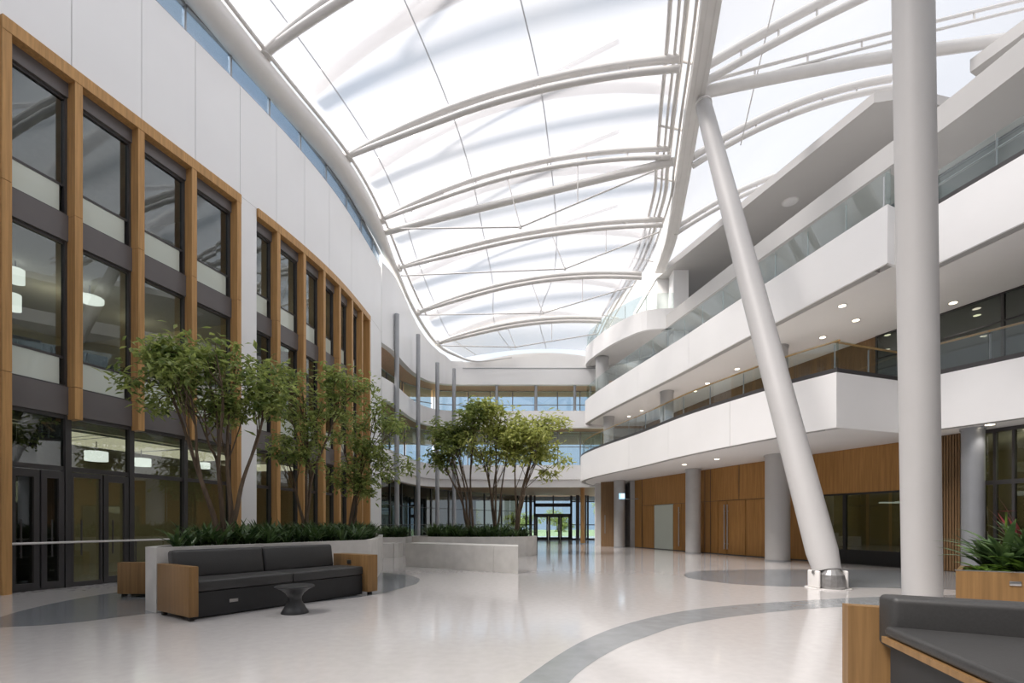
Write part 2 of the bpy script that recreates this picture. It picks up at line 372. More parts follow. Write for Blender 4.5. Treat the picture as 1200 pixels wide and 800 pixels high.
# windows
wn = [0]
def window(a, b, level, label):
    wn[0] += 1
    z0, z1 = [(0, 4.44), (4.44, 8.24), (8.24, ZB0)][level]
    r = empty('window_%d' % wn[0], lp((a + b) / 2, -.28, z0), label, 'window', None, 'structure')
    def strip(za, zb, t0, t1, s0=a, s1=b): return MB().ribbon(LW.sub(s0, s1, .5), za, zb, t0, t1)
    if level:
        strip(z0 + .03, z0 + .66, -.285, -.255, a, b - .12).build('frosted_panel', M['frost'], r)
        strip(z0 + .66, z1 - (.55 if level == 1 else .32), -.275, -.265).build('pane', M['glass'], r)
        if level == 1: strip(7.66, 8.24, -.30, -.16).build('spandrel', M['spandrel'], r)
        else: strip(z1 - .32, z1, -.30, -.16).build('spandrel', M['spandrel'], r)
        f = strip(z0 + .63, z0 + .68, -.30, -.24); f.ribbon(LW.sub(a, b, .5), z0, z0 + .035, -.30, -.2)
        f.ribbon(LW.sub(b - .05, b, .5), z0, z1, -.32, -.2); f.ribbon(LW.sub(a, a + .04, .5), z0, z1, -.32, -.22)
        zt = 7.66 if level == 1 else z1 - .32
        f.ribbon(LW.sub(a, b, .5), zt - .06, zt, -.32, -.22)
        f.build('frame', M['dark'], r)
    else:
        strip(.06, 3.76, -.275, -.265).build('pane', M['glass'], r)
        strip(3.82, 4.44, -.30, -.16).build('spandrel', M['spandrel'], r)
        f = strip(3.74, 3.82, -.34, -.2); f.ribbon(LW.sub(a, b, .5), 2.58, 2.68, -.32, -.22); f.ribbon(LW.sub(a, b, .5), 0, .07, -.32, -.22)
        e0 = .07 if a in (fx1[0], fx1[1] - FW, fx1[2] - FW, fx1[3] - FW) else .04
        f.ribbon(LW.sub(a, a + e0, .5), 0, 3.8, -.34, -.18); f.ribbon(LW.sub(b - .04, b, .5), 0, 3.8, -.34, -.18)
        f.build('frame', M['dark'], r)
    return r
lev = ['ground floor', 'middle floor', 'top floor']
wins = {}
for L in range(3):
    for i in range(4):
        a, b = fx1[i], fx1[i + 1] - FW
        if L == 0: a, b = fx1[i] - (0 if i == 0 else FW), fx1[i + 1] - FW
        wins[(1, i, L)] = window(a, b, L, '%s of four %s windows of the near oak framed bay' % (['leftmost', 'second', 'third', 'last'][i], lev[L]))
    for i in range(6):
        a = s_b2 if i == 0 else fx2[i - 1]; b = fx2[i] - .15
        wins[(2, i, L)] = window(a, b, L, '%s of six %s windows of the far curved bay' % (['leftmost', 'second', 'third', 'fourth', 'fifth', 'last'][i], lev[L]))
# doors in the two nearest ground floor bays
def leafdoor(sa, sb, num, label, fw=.10):
    r = empty('door_%d' % num, lp((sa + sb) / 2, -.25, 0), label, 'door', None, 'structure')
    f = MB()
    for q0, q1, za, zb in ((sa, sa + fw, .02, 2.56), (sb - fw, sb, .02, 2.56), (sa + fw, sb - fw, .02, .06 + fw), (sa + fw, sb - fw, 2.5 - fw, 2.56)):
        f.ribbon(LW.sub(q0, q1, .5), za, zb, -.255, -.19)
    f.build('door_frame', M['dark'], r)
    h = MB(); q = sa + .16; h.tube([lp(q, -.14, .7), lp(q, -.14, 1.5)], .016, 8); h.tube([lp(q, -.19, .8), lp(q, -.14, .8)], .01, 6); h.tube([lp(q, -.19, 1.4), lp(q, -.14, 1.4)], .01, 6)
    h.build('pull_handle', M['dark'], r)
a, b = fx1[1] - FW, fx1[2] - FW
leafdoor(a + .08, a + .08 + (b - a) * .46, 1, 'left glazed door leaf with thin dark frame under second fin', .04)
leafdoor(a + .1 + (b - a) * .47, b - .06, 2, 'right glazed door leaf with dark frame under third fin')
a, b = fx1[0], fx1[1] - FW
leafdoor(a + .08, a + .08 + (b - a) * .46, 3, 'left dark glazed door leaf beside the floor length fin')
leafdoor(a + .1 + (b - a) * .47, b - .06, 4, 'right dark glazed door leaf in the leftmost glass bay')
# guard bar along the glass
r = empty('guard_rail', lp(fx1[1], -.1, 1.0), 'slim white guard bar running along the ground floor glass', 'rail')
MB().tube([lp(s, -.1, 1.0) for s in [fx1[0] + (LW.px(205) - fx1[0]) * i / 10 for i in range(11)]], .025, 10).build('rail_bar', M['steel'], r, True)
for q in (fx1[0] + .05, fx1[2] - .1, LW.px(205)):
    MB().tube([lp(q, -.1, .001), lp(q, -.1, .985)], .014, 8).build('post', M['dark'], r, True)
# clerestory
cs = [LW.px(x) for x in (140, 219, 272.5, 317.5, 354, 384, 408, 425, 438)] + [LW.len]
cs = [0, 4, 8, cs[0] - 1.9 if cs[0] > 10 else 9] + cs
for i, (a, b) in enumerate(zip(cs[:-1], cs[1:])):
    wn[0] += 1
    r = empty('window_%d' % wn[0], lp((a + b) / 2, -.1, ZWT), 'clerestory pane %s from the near end under roof edge tube' % ORD[i], 'window', 'clerestory windows', 'structure')
    MB().ribbon(LW.sub(a + .03, b - .03), ZWT + .02, 15.6, -.11, -.10).build('pane', M['gclere'], r)
    f = MB(); f.ribbon(LW.sub(a - .03, a + .03), ZWT, 15.6, -.14, -.05); f.ribbon(LW.sub(a + .03, b - .03), 15.5, 15.62, -.14, -.02); f.ribbon(LW.sub(a + .03, b - .03), ZWT, ZWT + .04, -.14, -.02)
    f.build('frame', M['post'], r)
# rooms behind the facade
sA, sB = fx1[0] - 1.5, LW.len - .2
def room_poly(t0, t1): 
    a = LW.sub(sA, sB, .8); n = [LW.nrm(sA + (sB - sA) * i / (len(a) - 1)) for i in range(len(a))]
    return [a[i] + n[i] * t0 for i in range(len(a))] + [Vector((a[-1].x - 7.5, a[-1].y + 1)), Vector((a[0].x - 7.5, a[0].y - 1.5))]
for i, (za, zb) in enumerate(((3.84, 4.4), (7.68, 8.2), (11.2, 11.6))):
    tag(MB().prism(room_poly(-.345, -6), za, zb).build('slab_%d' % (i + 1), M['roomceil']), 'floor slab behind the left facade above its %s' % lev[i], 'slab', kind='structure')
bk = Path([(LW.at(sA).x - 7.2, LW.at(sA).y - 1.2), (LW.at(sB).x - 6.0, LW.at(sB).y + .9)])
for i, (za, zb, mt) in enumerate(((0, 3.84, 'beige'), (4.4, 7.68, 'beige'), (8.2, 11.2, 'greyroom'))):
    m = MB(); m.ribbon(bk.p, za, zb, -.1, 0)
    p0 = LW.at(sA) + LW.nrm(sA) * -.4; p1 = LW.at(sB) + LW.nrm(sB) * -.82
    m.ribbon([bk.p[0], p0], za, zb, -.1, 0); m.ribbon([p1, bk.p[1]], za, zb, -.1, 0)
    if i: m.ribbon([LW.at(fx1[4] + .3) + LW.nrm(fx1[4]) * -.4, bk.at(bk.len * .52)], za, zb, -.06, .06)
    tag(m.build('wall_room_%s' % ['ground', 'middle', 'top'][i], M[mt]), 'room walls behind the %s windows on left' % lev[i], 'wall', kind='structure')
# pendant lamps in the rooms
def pendant(p, r, h, zc, label):
    e = empty('pendant_lamp', p, label, 'lamp', 'drum lamps behind the left facade')
    MB().lathe([(r, 0), (r, h)], p, 20).build('lamp_shade', M['lamp'], e, True)
    MB().tube([p + Vector((0, 0, h)), Vector((p.x, p.y, zc))], .012, 6).build('cord', M['dark'], e)
pend = [(113, 540, 14, .27, .27, 3.84, 'white drum lamp behind glass over the double door'), (165.5, 546, 15.5, .26, .24, 3.84, 'middle white drum lamp of ground floor row'), (239, 549, 18, .2, .22, 3.84, 'far white drum lamp of ground floor row near tree'),
        (18, 331, 11.6, .17, .32, 7.68, 'large white drum lamp at left edge of middle floor'), (14, 363, 12.4, .18, .4, 7.68, 'lower white drum lamp behind leftmost middle floor window'), (105, 353, 12.8, .3, .10, 7.68, 'flat white lamp behind second middle floor window')]
for x, y, Y, r, h, zc, lab in pend: pendant(at(x, y, Y), r, h, zc, lab)
def pfill(loc, power, col=(1, .85, .62), rad=.85):  # unseen point light added to brighten a room behind glass
    l = bpy.data.lights.new('room_fill', 'POINT'); l.energy = power; l.color = col; l.shadow_soft_size = rad
    o = bpy.data.objects.new('room_fill', l); C.objects.link(o); o.location = loc
for i, q in enumerate((fx1[1] + .6, fx1[3], fx2[0] - .4, fx2[3])):  # glowing ceiling panels added to brighten the ground floor room
    p = LW.at(q) + LW.nrm(q) * -3.0; d = LW.dir(q); nn = LW.nrm(q)
    e = empty('fill_panel', (p.x, p.y, 3.78), 'glowing panel added to light ground floor room, %s from left' % ORD[i], 'lamp', 'added fill panels in the ground floor room')
    MB().obox((p.x - d.x * 1.2 - nn.x * 1.4, p.y - d.y * 1.2 - nn.y * 1.4, 3.775), v3(d * 2.4, 0), v3(nn * 2.4, 0), (0, 0, .03)).build('diffuser', M['panel'], e)
    f = MB()
    for u0, u1, w0_, w1_ in ((-1.24, 1.24, -1.44, -1.40), (-1.24, 1.24, 1.0, 1.04), (-1.24, -1.2, -1.4, 1.0), (1.2, 1.24, -1.4, 1.0)):
        f.obox((p.x + d.x * u0 + nn.x * w0_, p.y + d.y * u0 + nn.y * w0_, 3.765), v3(d * (u1 - u0), 0), v3(nn * (w1_ - w0_), 0), (0, 0, .055))
    f.build('frame', M['white2'], e)
for x, y, Y in ((60, 355, 13), (160, 380, 15), (330, 420, 22)): pfill(at(x, y, Y), 26)
pfill(at(120, 190, 14), 14, (.8, .9, 1)); 
m = MB(); q0, q1 = fx1[0] - .1, fx1[1] - .1  # dark panels added so the leftmost bay looks unlit inside
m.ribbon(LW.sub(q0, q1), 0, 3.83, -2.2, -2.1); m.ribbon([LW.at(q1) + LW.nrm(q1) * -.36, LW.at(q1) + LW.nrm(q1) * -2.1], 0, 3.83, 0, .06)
tag(m.build('bay_shade_panel', M['bay_shade']), 'dark panel added behind the leftmost glass bay as shade', 'wall', kind='structure')
# chairs seen in the middle floor rooms
def chair(loc, rz, label):
    e = empty('lounge_chair', loc, label, 'chair', 'dark chairs behind the middle floor windows')
    o = Vector(loc)
    MB().rbox(o + Vector((-.32, -.3, .36)), (.64, 0, 0), (0, .6, 0), (0, 0, .12), .04).build('seat', M['vinyl'], e, True)
    MB().rbox(o + Vector((-.32, .25, .46)), (.64, 0, 0), (0, .1, .02), (0, .08, .92), .04).build('backrest', M['vinyl'], e, True)
    for sx in (-.27, .27):
        for sy in (-.25, .25): MB().tube([o + Vector((sx, sy, .002)), o + Vector((sx, sy, .37))], .018, 6).build('leg', M['dark'], e)
    e.rotation_euler = (0, 0, rz)
for i, (x, Y, rz) in enumerate(((30, 11.15, .9), (60, 11.6, .7), (112, 12.3, .9), (134, 13.2, .7))):
    q = at(x, 0, Y); chair((q.x, q.y, 4.4), rz, 'dark high backed chair %s from left behind the middle floor windows' % ORD[i])

# ================================================================== FAR END
E = Path(catmull([(-6.84, 25.56), (-6.5, 27), (-6.38, 28.7), (-6.2, 30.4), (-5.85, 31.8), (-5.2, 32.8), (-4.2, 33.25), (-2.5, 33.3), (0, 33.3), (3, 33.3), (6.5, 33.3)], 6))
pts = E.sub(0, E.len, .4); n = len(pts)
def ztop(p):
    y = p.y if p.x < -4.3 else 99
    for (a, za), (b, zb) in zip([(25, 15.2), (27, 15.15), (28.7, 14.9), (30.5, 14.4), (31.8, 13.9), (32.8, 13.3), (33.3, 12.75)][:-1], [(27, 15.15), (28.7, 14.9), (30.5, 14.4), (31.8, 13.9), (32.8, 13.3), (33.3, 12.75)]):
        if a <= y <= b: return za + (zb - za) * (y - a) / (b - a)
    if p.x < -2.5: return 12.55
    u = (p.x + 2.5) / 8.5
    return 12.5 + .55 * (1 - (2 * min(1, u) - 1) ** 2) + .25 * u
m = MB(); m.ribbon(pts, 10.95, [min(ztop(p), 12.05) if p.x > -3.2 else ztop(p) for p in pts], -.35, 0)
tag(m.build('wall_far', M['white']), 'curved white upper wall closing the far end under roof', 'wall', kind='structure')
q = [p for p in pts if p.x > -3.4]
m = MB(); m.ribbon(q, 12.06, [ztop(p) for p in q], -.45, -.12); tag(m.build('wall_gable', M['white2']), 'pale arched gable above the dark ledge line at far end', 'wall', kind='structure')
m = MB(); m.ribbon(q, 12.05, 12.09, -.3, .03); tag(m.build('trim_8', M['post']), 'thin grey ledge line across the far end gable', 'trim', kind='structure')
for i, (za, zb, lab) in enumerate(((8.0, 9.16, 'upper white balcony band at the far end, curving left'), (4.47, 5.45, 'lower white balcony band at the far end, curving left'))):
    m = MB(); m.ribbon(pts, za, zb, -.3, 0)
    tag(m.build('balcony_band', M['white']), lab, 'balcony', kind='structure')
m = MB(); m.ribbon(E.sub(0, E.len, .4), 3.95, 4.46, -.5, -.22); tag(m.build('trim_9', M['white2']), 'recessed pale band under the lower far end balcony', 'trim', kind='structure')
# slabs and soffits of the far end
def back_poly(t, yb): return [E.at(s) + E.nrm(s) * t for s in [E.len * i / 40 for i in range(41)]] + [Vector((9, 33.5)), Vector((9, yb)), Vector((-14, yb)), Vector((-14, 26.9)), Vector((-7.9, 26.7))]
tag(MB().prism(back_poly(-.28, 36.6), 10.97, 11.3).build('ceiling_upper', M['oaksoffit_lit']), 'oak soffit under the far end roof', 'ceiling', kind='structure')
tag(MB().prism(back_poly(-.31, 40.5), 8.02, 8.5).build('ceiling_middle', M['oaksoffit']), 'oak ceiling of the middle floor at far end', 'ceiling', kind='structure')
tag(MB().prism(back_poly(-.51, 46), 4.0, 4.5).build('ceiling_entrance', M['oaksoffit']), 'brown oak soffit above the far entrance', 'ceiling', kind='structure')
def glazing(path, z0, z1, off, k, mat, labf, bars=(), mull=.035):
    for i in range(k):
        a, b = path.len * i / k, path.len * (i + 1) / k
        wn[0] += 1
        c = path.at((a + b) / 2)
        r = empty('window_%d' % wn[0], (c.x, c.y, z0), labf(i), 'window', None, 'structure')
        MB().ribbon(path.sub(a + mull, b - mull, .6), z0 + .04, z1 - .02, off - .005, off + .005).build('pane', mat, r)
        f = MB(); f.ribbon(path.sub(a, a + mull, .5), z0, z1, off - .05, off + .05); f.ribbon(path.sub(b - mull, b, .5), z0, z1, off - .05, off + .05)
        f.ribbon(path.sub(a, b, .6), z0, z0 + .05, off - .05, off + .05); f.ribbon(path.sub(a, b, .6), z1 - .04, z1, off - .05, off + .05)
        for zb in bars: f.ribbon(path.sub(a, b, .6), zb, zb + .04, off - .04, off + .04)
        f.build('frame', M['dark'] if mat is M['gdark'] else M['post'], r)
glazing(E, 9.16, 10.95, -1.7, 12, M['gblue'], lambda i: 'top floor window %s from left at the far end' % ORD[i], (9.95,))
glazing(E, 5.45, 8.0, -1.5, 12, M['gblue'], lambda i: 'middle floor window %s from left at the far end' % ORD[i], (6.9,))
SF = Path(catmull([(-7.35, 26.6), (-7.15, 30), (-6.55, 33.5), (-4.7, 37.5), (-1.8, 41.5), (.55, 44.2)], 6))
glazing(SF, 0, 4.0, 0, 9, M['gdark'], lambda i: 'dark framed shopfront glass %s from left along far curve' % ORD[i], (1.35, 2.55), .06)
# entrance
EN = Path([(2.1, 44.3), (5.35, 44.3)])
def bay(x0, x1, label):
    wn[0] += 1; r = empty('window_%d' % wn[0], ((x0 + x1) / 2, 44.3, 0), label, 'window', None, 'structure')
    MB().box(x0 + .05, x1 - .05, 44.295, 44.305, .1, 3.95).build('pane', M['gblue'], r)
    f = MB(); f.box(x0, x0 + .08, 44.2, 44.4, 0, 4); f.box(x1 - .08, x1, 44.2, 44.4, 0, 4); f.box(x0, x1, 44.2, 44.4, 0, .12); f.box(x0, x1, 44.2, 44.4, 1.30, 1.38); f.box(x0, x1, 44.2, 44.4, 3.4, 3.5)
    f.build('frame', M['dark'], r)
for i, (a, b) in enumerate(((.6, 1.3), (1.3, 2.05), (5.4, 6.0), (6.0, 6.9), (6.9, 7.8))): bay(a, b, 'dark framed side glass %s from left beside the far entrance doors' % ORD[i])
r = empty('window_%d' % (wn[0] + 1), (3.7, 44.3, 2.2), 'transom glass above the far entrance doors showing trees', 'window', None, 'structure'); wn[0] += 1
MB().box(2.1, 5.35, 44.295, 44.305, 2.3, 3.9).build('pane', M['gblue'], r)
f = MB(); f.box(2.05, 5.4, 44.2, 44.4, 2.1, 2.35); f.box(2.05, 5.4, 44.2, 44.4, 2.98, 3.3); f.box(3.7, 3.8, 44.2, 44.4, 2.3, 4.0); f.box(2.05, 2.15, 44.2, 44.4, 0, 4.0); f.box(5.3, 5.4, 44.2, 44.4, 0, 4); f.build('frame', M['dark'], r)
for i, (a, b) in enumerate(((2.16, 3.3), (3.32, 4.36), (4.38, 5.3))):
    r = empty('door_%d' % (5 + i), ((a + b) / 2, 44.3, 0), '%s glass leaf of the bright far entrance' % ['left', 'middle', 'right'][i], 'door', None, 'structure')
    MB().box(a + .12, b - .12, 44.295, 44.305, .15, 2.05).build('pane', M['gblue'], r)
    f = MB(); f.box(a, a + .17, 44.22, 44.38, 0, 2.1); f.box(b - .17, b, 44.22, 44.38, 0, 2.1); f.box(a, b, 44.22, 44.38, 0, .22); f.box(a, b, 44.22, 44.38, 2.02, 2.1); f.build('door_frame', M['dark'], r)
    MB().tube([(b - .1, 44.15, .8), (b - .1, 44.15, 1.4)], .02, 6).build('pull_handle', M['chrome'], r)
for i, (x, w) in enumerate(((1.55, .25), (5.75, .3), (6.45, .22))):
    tag(MB().box(x, x + w, 43.6, 43.9, 0, 3.99).build('column', M['dark']), ['dark square post left of the far entrance doors', 'dark square post right of the far entrance doors', 'slim dark post furthest right at the far entrance'][i], 'column', None, 'structure')
# back walls of far end so rooms read as rooms
m = MB(); m.box(-14, -13.8, 27, 46, 0, 4.5); m.box(-14, -13.8, 27, 40.5, 4.5, 8); m.box(-14, -13.8, 27, 36.6, 8, 11); m.box(-14, -7.95, 26.6, 26.8, 0, 15); tag(m.build('wall_far_left', M['greyroom']), 'grey side wall behind the curved far end', 'wall', kind='structure')
m = MB(); m.box(-13.8, 9, 40.3, 40.5, 4.5, 5.6); m.box(-13.8, 9, 36.4, 36.6, 8.5, 9.2); m.box(-13.8, -3.4, 45.8, 46, 0, 4); m.box(-3.4, .4, 45.8, 46, 0, .9); m.box(-13.8, 9, 45.8, 46, 3.6, 4.6); tag(m.build('wall_far_back', M['white2']), 'low outer wall bands behind the far end windows', 'wall', kind='structure')
# steel posts along the far end
for i, (x, Y, top, z0) in enumerate(((465, 26.9, 368, 0), (490, 30.0, 392, 0), (512.5, 31.6, 425, 0), (532, 32.6, 432, 0), (582, 33.2, 446, 9.162), (628, 33.2, 446, 9.162), (673.5, 33.2, 446, 9.162))):
    if z0: Y = 33.45
    b = at(x, 614, Y); zt = H + (HY - top) * Y / F
    if z0: zt = 10.93
    r_ = .13 if i < 4 else .1
    e = empty('steel_post', (b.x, b.y, z0), ['tallest grey steel post beside the white wall end', 'second grey steel post along the curved far wall', 'third grey steel post along the curved far wall', 'fourth grey steel post where the curve meets the end wall', 'left grey post on the top far balcony', 'middle grey post on the top far balcony', 'right grey post on the top far balcony'][i], 'post', 'grey posts at the far end', 'structure')
    MB().tube([(b.x, b.y, z0), (b.x, b.y, zt)], r_, 16).build('shaft', M['post'], e, True)
    MB().lathe([(r_ * 1.35, 0), (r_ * 1.35, .06)], (b.x, b.y, z0), 16).build('base_plate', M['post'], e, True)
# outside
m = MB(); m.box(-60, 70, 48.05, 130, -.3, -.1); tag(m.build('ground_outside', M['outside']), 'green lawn outside beyond the far entrance', 'ground', kind='structure')
m = MB(); m.box(-4, 10, 48.05, 58, -.1, -.02); tag(m.build('path_outside', M['paving']), 'pale paving just outside the far entrance doors', 'path', kind='structure')

# ================================================================== RIGHT BUILDING
B2 = Path(catmull([(5.4, 33.5), (4.55, 31.6), (4.25, 29.5), (4.75, 26.4), (5.86, 22.3), (6.69, 18.6), (7.91, 15.15), (8.87, 13.3)], 8))
B2n = Path([(11.5, 14.2), (12.7, 12.08), (14.5, 8.8), (17.3, 3), (22, -8)])
B3 = Path(catmull([(5.6, 33.6), (5.05, 33.1), (4.94, 32.4), (5.5, 29.5), (6.4, 26), (7.44, 22.0), (8.36, 18), (8.79, 16.4), (9.70, 12.57)], 8))
B3n = Path([(10.9, 13.1), (11.44, 10.87), (12.2, 7.5), (14, 0), (16.2, -8)])
def fascia(path, z0, z1, label, plen):
    # room lies on the right-hand side of travel towards the camera: offset 0 outside, positive t is ... left building side
    k = max(1, round(path.len / plen)); m, mb = MB(), MB()
    for i in range(k):
        a, b = path.len * i / k, path.len * (i + 1) / k
        m.ribbon(path.sub(a + (.006 if i else .03 if plen == 9 else 0), b - (.006 if i < k - 1 else 0), .3), z0, z1, -.0, -.06)
    mb.ribbon(path.sub(.45, path.len - .45, .4), z0 + .01, z1 - .01, -.065, -.3)
    return tag(m.build('balcony_band', M['white2']), label, 'balcony', kind='structure'), mb
# travel from far to near: right-hand normal points to -X (the atrium); negative offsets go into the building
Z2b, Z2t, Z3b, Z3t = 4.05, 5.56, 8.15, 9.67
backs = MB()
def run(path, z0, z1, label, plen):
    o, mb = fascia(path, z0, z1, label, plen)
    backs.add(mb.v, mb.f)
run(B2, Z2b, Z2t, 'long lower white balcony front sweeping along the right side', 3.6)
c2 = Path([B2.p[-1], B2n.p[0]]); run(c2, Z2b, Z2t, 'short lower white balcony return beside the leaning column', 9)
run(B2n, Z2b, Z2t, 'lower white balcony front at right edge behind tall column', 3.0)
run(B3, Z3b, Z3t, 'long upper white balcony front sweeping along the right side', 4.2)
c3 = Path([B3.p[-1], B3n.p[0]]); run(c3, Z3b, Z3t, 'short upper white balcony return behind the tall column', 9)
run(B3n, Z3b, Z3t, 'upper white balcony front at right edge behind tall column', 3.0)
tag(backs.build('trim_4', M['jointlight']), 'grey backing in joints between right balcony panels', 'trim', kind='structure')
def deck(paths, off, z0, z1, label, mat, num):
    poly = []
    for p in paths:
        for i in range(0, 31): 
            s = p.len * i / 30; poly.append(p.at(s) + p.nrm(s) * off)
    poly += [Vector((26, -8)), Vector((26, 33.5)), Vector((7, 33.5))]
    return tag(MB().prism(poly, z0, z1).build('slab_%d' % num, mat), label, 'slab', kind='structure')
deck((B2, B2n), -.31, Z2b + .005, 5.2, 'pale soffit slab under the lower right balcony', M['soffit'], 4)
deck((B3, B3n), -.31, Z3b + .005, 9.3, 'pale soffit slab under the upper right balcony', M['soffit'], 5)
L4 = Path([(8.4, 27.3), (9.0, 24.6), (10.2, 19.4), (11.35, 14.87), (11.8, 13.3), (12.15, 11.2), (13, 5), (15, -8)])
m = MB(); m.ribbon(L4.sub(0, L4.len, 1), 12.2, 12.9, 0, -.3); tag(m.build('trim_5', M['soffit2']), 'pale edge beam of the topmost right floor', 'trim', kind='structure')
poly = [p for p in L4.sub(0, L4.len, 2)]; poly = [p + Vector((.31, 0)) for p in poly] + [Vector((26, -8)), Vector((26, 30)), Vector((9.5, 30))]
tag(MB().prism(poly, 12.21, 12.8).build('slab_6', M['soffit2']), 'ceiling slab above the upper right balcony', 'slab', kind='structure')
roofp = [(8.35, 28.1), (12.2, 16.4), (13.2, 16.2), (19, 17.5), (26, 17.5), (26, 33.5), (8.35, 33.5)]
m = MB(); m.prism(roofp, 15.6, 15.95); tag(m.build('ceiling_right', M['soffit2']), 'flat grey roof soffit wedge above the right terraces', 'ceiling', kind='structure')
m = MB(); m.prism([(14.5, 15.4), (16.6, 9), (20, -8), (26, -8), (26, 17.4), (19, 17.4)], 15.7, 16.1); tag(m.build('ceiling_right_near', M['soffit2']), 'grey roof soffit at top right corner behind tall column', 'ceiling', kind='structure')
# curved pod at the far top
POD = Path(catmull([(9.2, 31), (7, 33.4), (5.3, 33.6), (5.0, 32.6), (5.45, 30.7), (6.1, 29.0), (7.16, 27.3), (8.0, 26.9), (8.95, 26.8)], 8))
m = MB(); m.ribbon(POD.sub(0, POD.len, .3), 12.2, 13.3, 0, -.2); tag(m.build('balcony_band', M['white2']), 'rounded white balcony pod high at the far right', 'balcony', kind='structure')
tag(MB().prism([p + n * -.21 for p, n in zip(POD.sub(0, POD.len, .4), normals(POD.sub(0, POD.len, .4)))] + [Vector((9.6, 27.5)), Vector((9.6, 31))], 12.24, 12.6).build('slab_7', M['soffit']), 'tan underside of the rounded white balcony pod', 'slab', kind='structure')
m = MB(); m.box(8.4, 10.2, 28.2, 33.4, 12.9, 15.59); tag(m.build('wall_roof_box', M['white2']), 'cream wall box under the far corner of roof soffit', 'wall', kind='structure')
# wood wall at ground level
WW = Path([(7.47, 29.6), (9.05, 24.9), (10.16, 21.6), (12.57, 15.65), (13.0, 14.5), (13.55, 13.1), (14.9, 9.5), (18, 1), (21.5, -8)])
def wp(s, off, z): p = WW.at(s) + WW.nrm(s) * off; return Vector((p.x, p.y, z))
def wbox(mb, xa, xb, za, zb, t0, t1):
    a, b = WW.px(xa), WW.px(xb); mb.ribbon(WW.sub(a, b, 1.0), za, zb, t0, t1)
sg0, sg1 = WW.px(962), WW.px(1058)
m = MB()
m.ribbon(WW.sub(0, WW.px(752), 2), 0, 4.05, -.1, 0); m.ribbon(WW.sub(WW.px(752), sg0, 2), 2.5, 4.05, -.1, 0)
m.ribbon(WW.sub(WW.px(752), WW.px(767), 2), 0, 2.49, -.1, -.02)
m.ribbon(WW.sub(WW.px(789), WW.px(826), 2), 0, 2.49, -.1, -.02); m.ribbon(WW.sub(WW.px(826), WW.px(832), 2), 0, 2.5, -.1, 0)
m.ribbon(WW.sub(WW.px(832), WW.px(930), 2), 0, 2.49, -.1, -.02); m.ribbon(WW.sub(WW.px(930), sg0, 2), 0, 2.5, -.1, 0)
m.ribbon(WW.sub(sg0, sg1, 2), 2.5, 4.05, -.1, 0); m.ribbon(WW.sub(sg1, WW.px(1100), 2), 0, 4.05, -.1, 0)
tag(m.build('wall_right', M['oakwall']), 'long oak panelled wall at ground level under right balcony', 'wall', kind='structure')
m = MB()
for x in (752.4, 826, 866, 832.5): wbox(m, x - .25, x + .25, 0 if x != 866 else 2.5, 4.04, .001, .006)
m.ribbon(WW.sub(WW.px(752), sg0, 2), 2.488, 2.502, -.012, .003)
m.ribbon(WW.sub(0, sg0, 2), 0, .03, 0, .006)
tag(m.build('trim_6', M['dark']), 'dark joint lines of the oak wall on right', 'trim', kind='structure')
def wdoor(xa, xb, num, label, hx=None, mat='oakwall'):
    a, b = WW.px(xa), WW.px(xb); c = wp((a + b) / 2, 0, 0)
    r = empty('door_%d' % num, (c.x, c.y, 0), label, 'door', None, 'structure')
    MB().ribbon(WW.sub(a + .012, b - .012, 2), .035, 2.47, -.018, .02).build('door_panel', M[mat], r)
    if hx:
        s = WW.px(hx); h = MB(); h.tube([wp(s, .09, .25), wp(s, .09, 2.3)], .028, 8)
        for z in (.5, 2.0): h.tube([wp(s, .02, z), wp(s, .09, z)], .015, 6)
        h.build('pull_handle', M['chrome'], r, True)
wdoor(754, 767, 8, 'narrow oak door leaf left of the frosted panel')
wdoor(767, 789, 9, 'frosted pale glass door set in the oak wall', None, 'frost')
wdoor(789, 799, 10, 'oak door leaf with steel pull right of frosted panel', 797)
wdoor(799, 824, 11, 'wide oak door leaf left of the grey column')
wdoor(834, 841.5, 12, 'slim oak side panel right of the grey column')
wdoor(842, 852, 13, 'oak door leaf with long steel pull, left of pair', 850.5)
wdoor(852.5, 874, 14, 'oak door leaf with long steel pull, right of pair', 854)
wdoor(874.5, 904, 15, 'plain oak panel left of the large white column')
# glass shop window on the right
wn[0] += 1
c = wp((sg0 + sg1) / 2, 0, 0); r = empty('window_%d' % wn[0], (c.x, c.y, 0), 'dark shop window with black base in the oak wall', 'window', None, 'structure')
MB().ribbon(WW.sub(sg0, sg1, 2), .5, 2.46, -.05, -.04).build('pane', M['gdark'], r)
f = MB(); f.ribbon(WW.sub(sg0, sg1, 2), 0, .5, -.1, 0); f.ribbon(WW.sub(sg0, sg1, 2), 2.44, 2.5, -.1, .01)
for x in (963, 989.5, 1056.5): wbox(f, x - 1.8, x + 1.8, 0, 2.5, -.09, .01)
f.build('frame', M['rubber'], r)
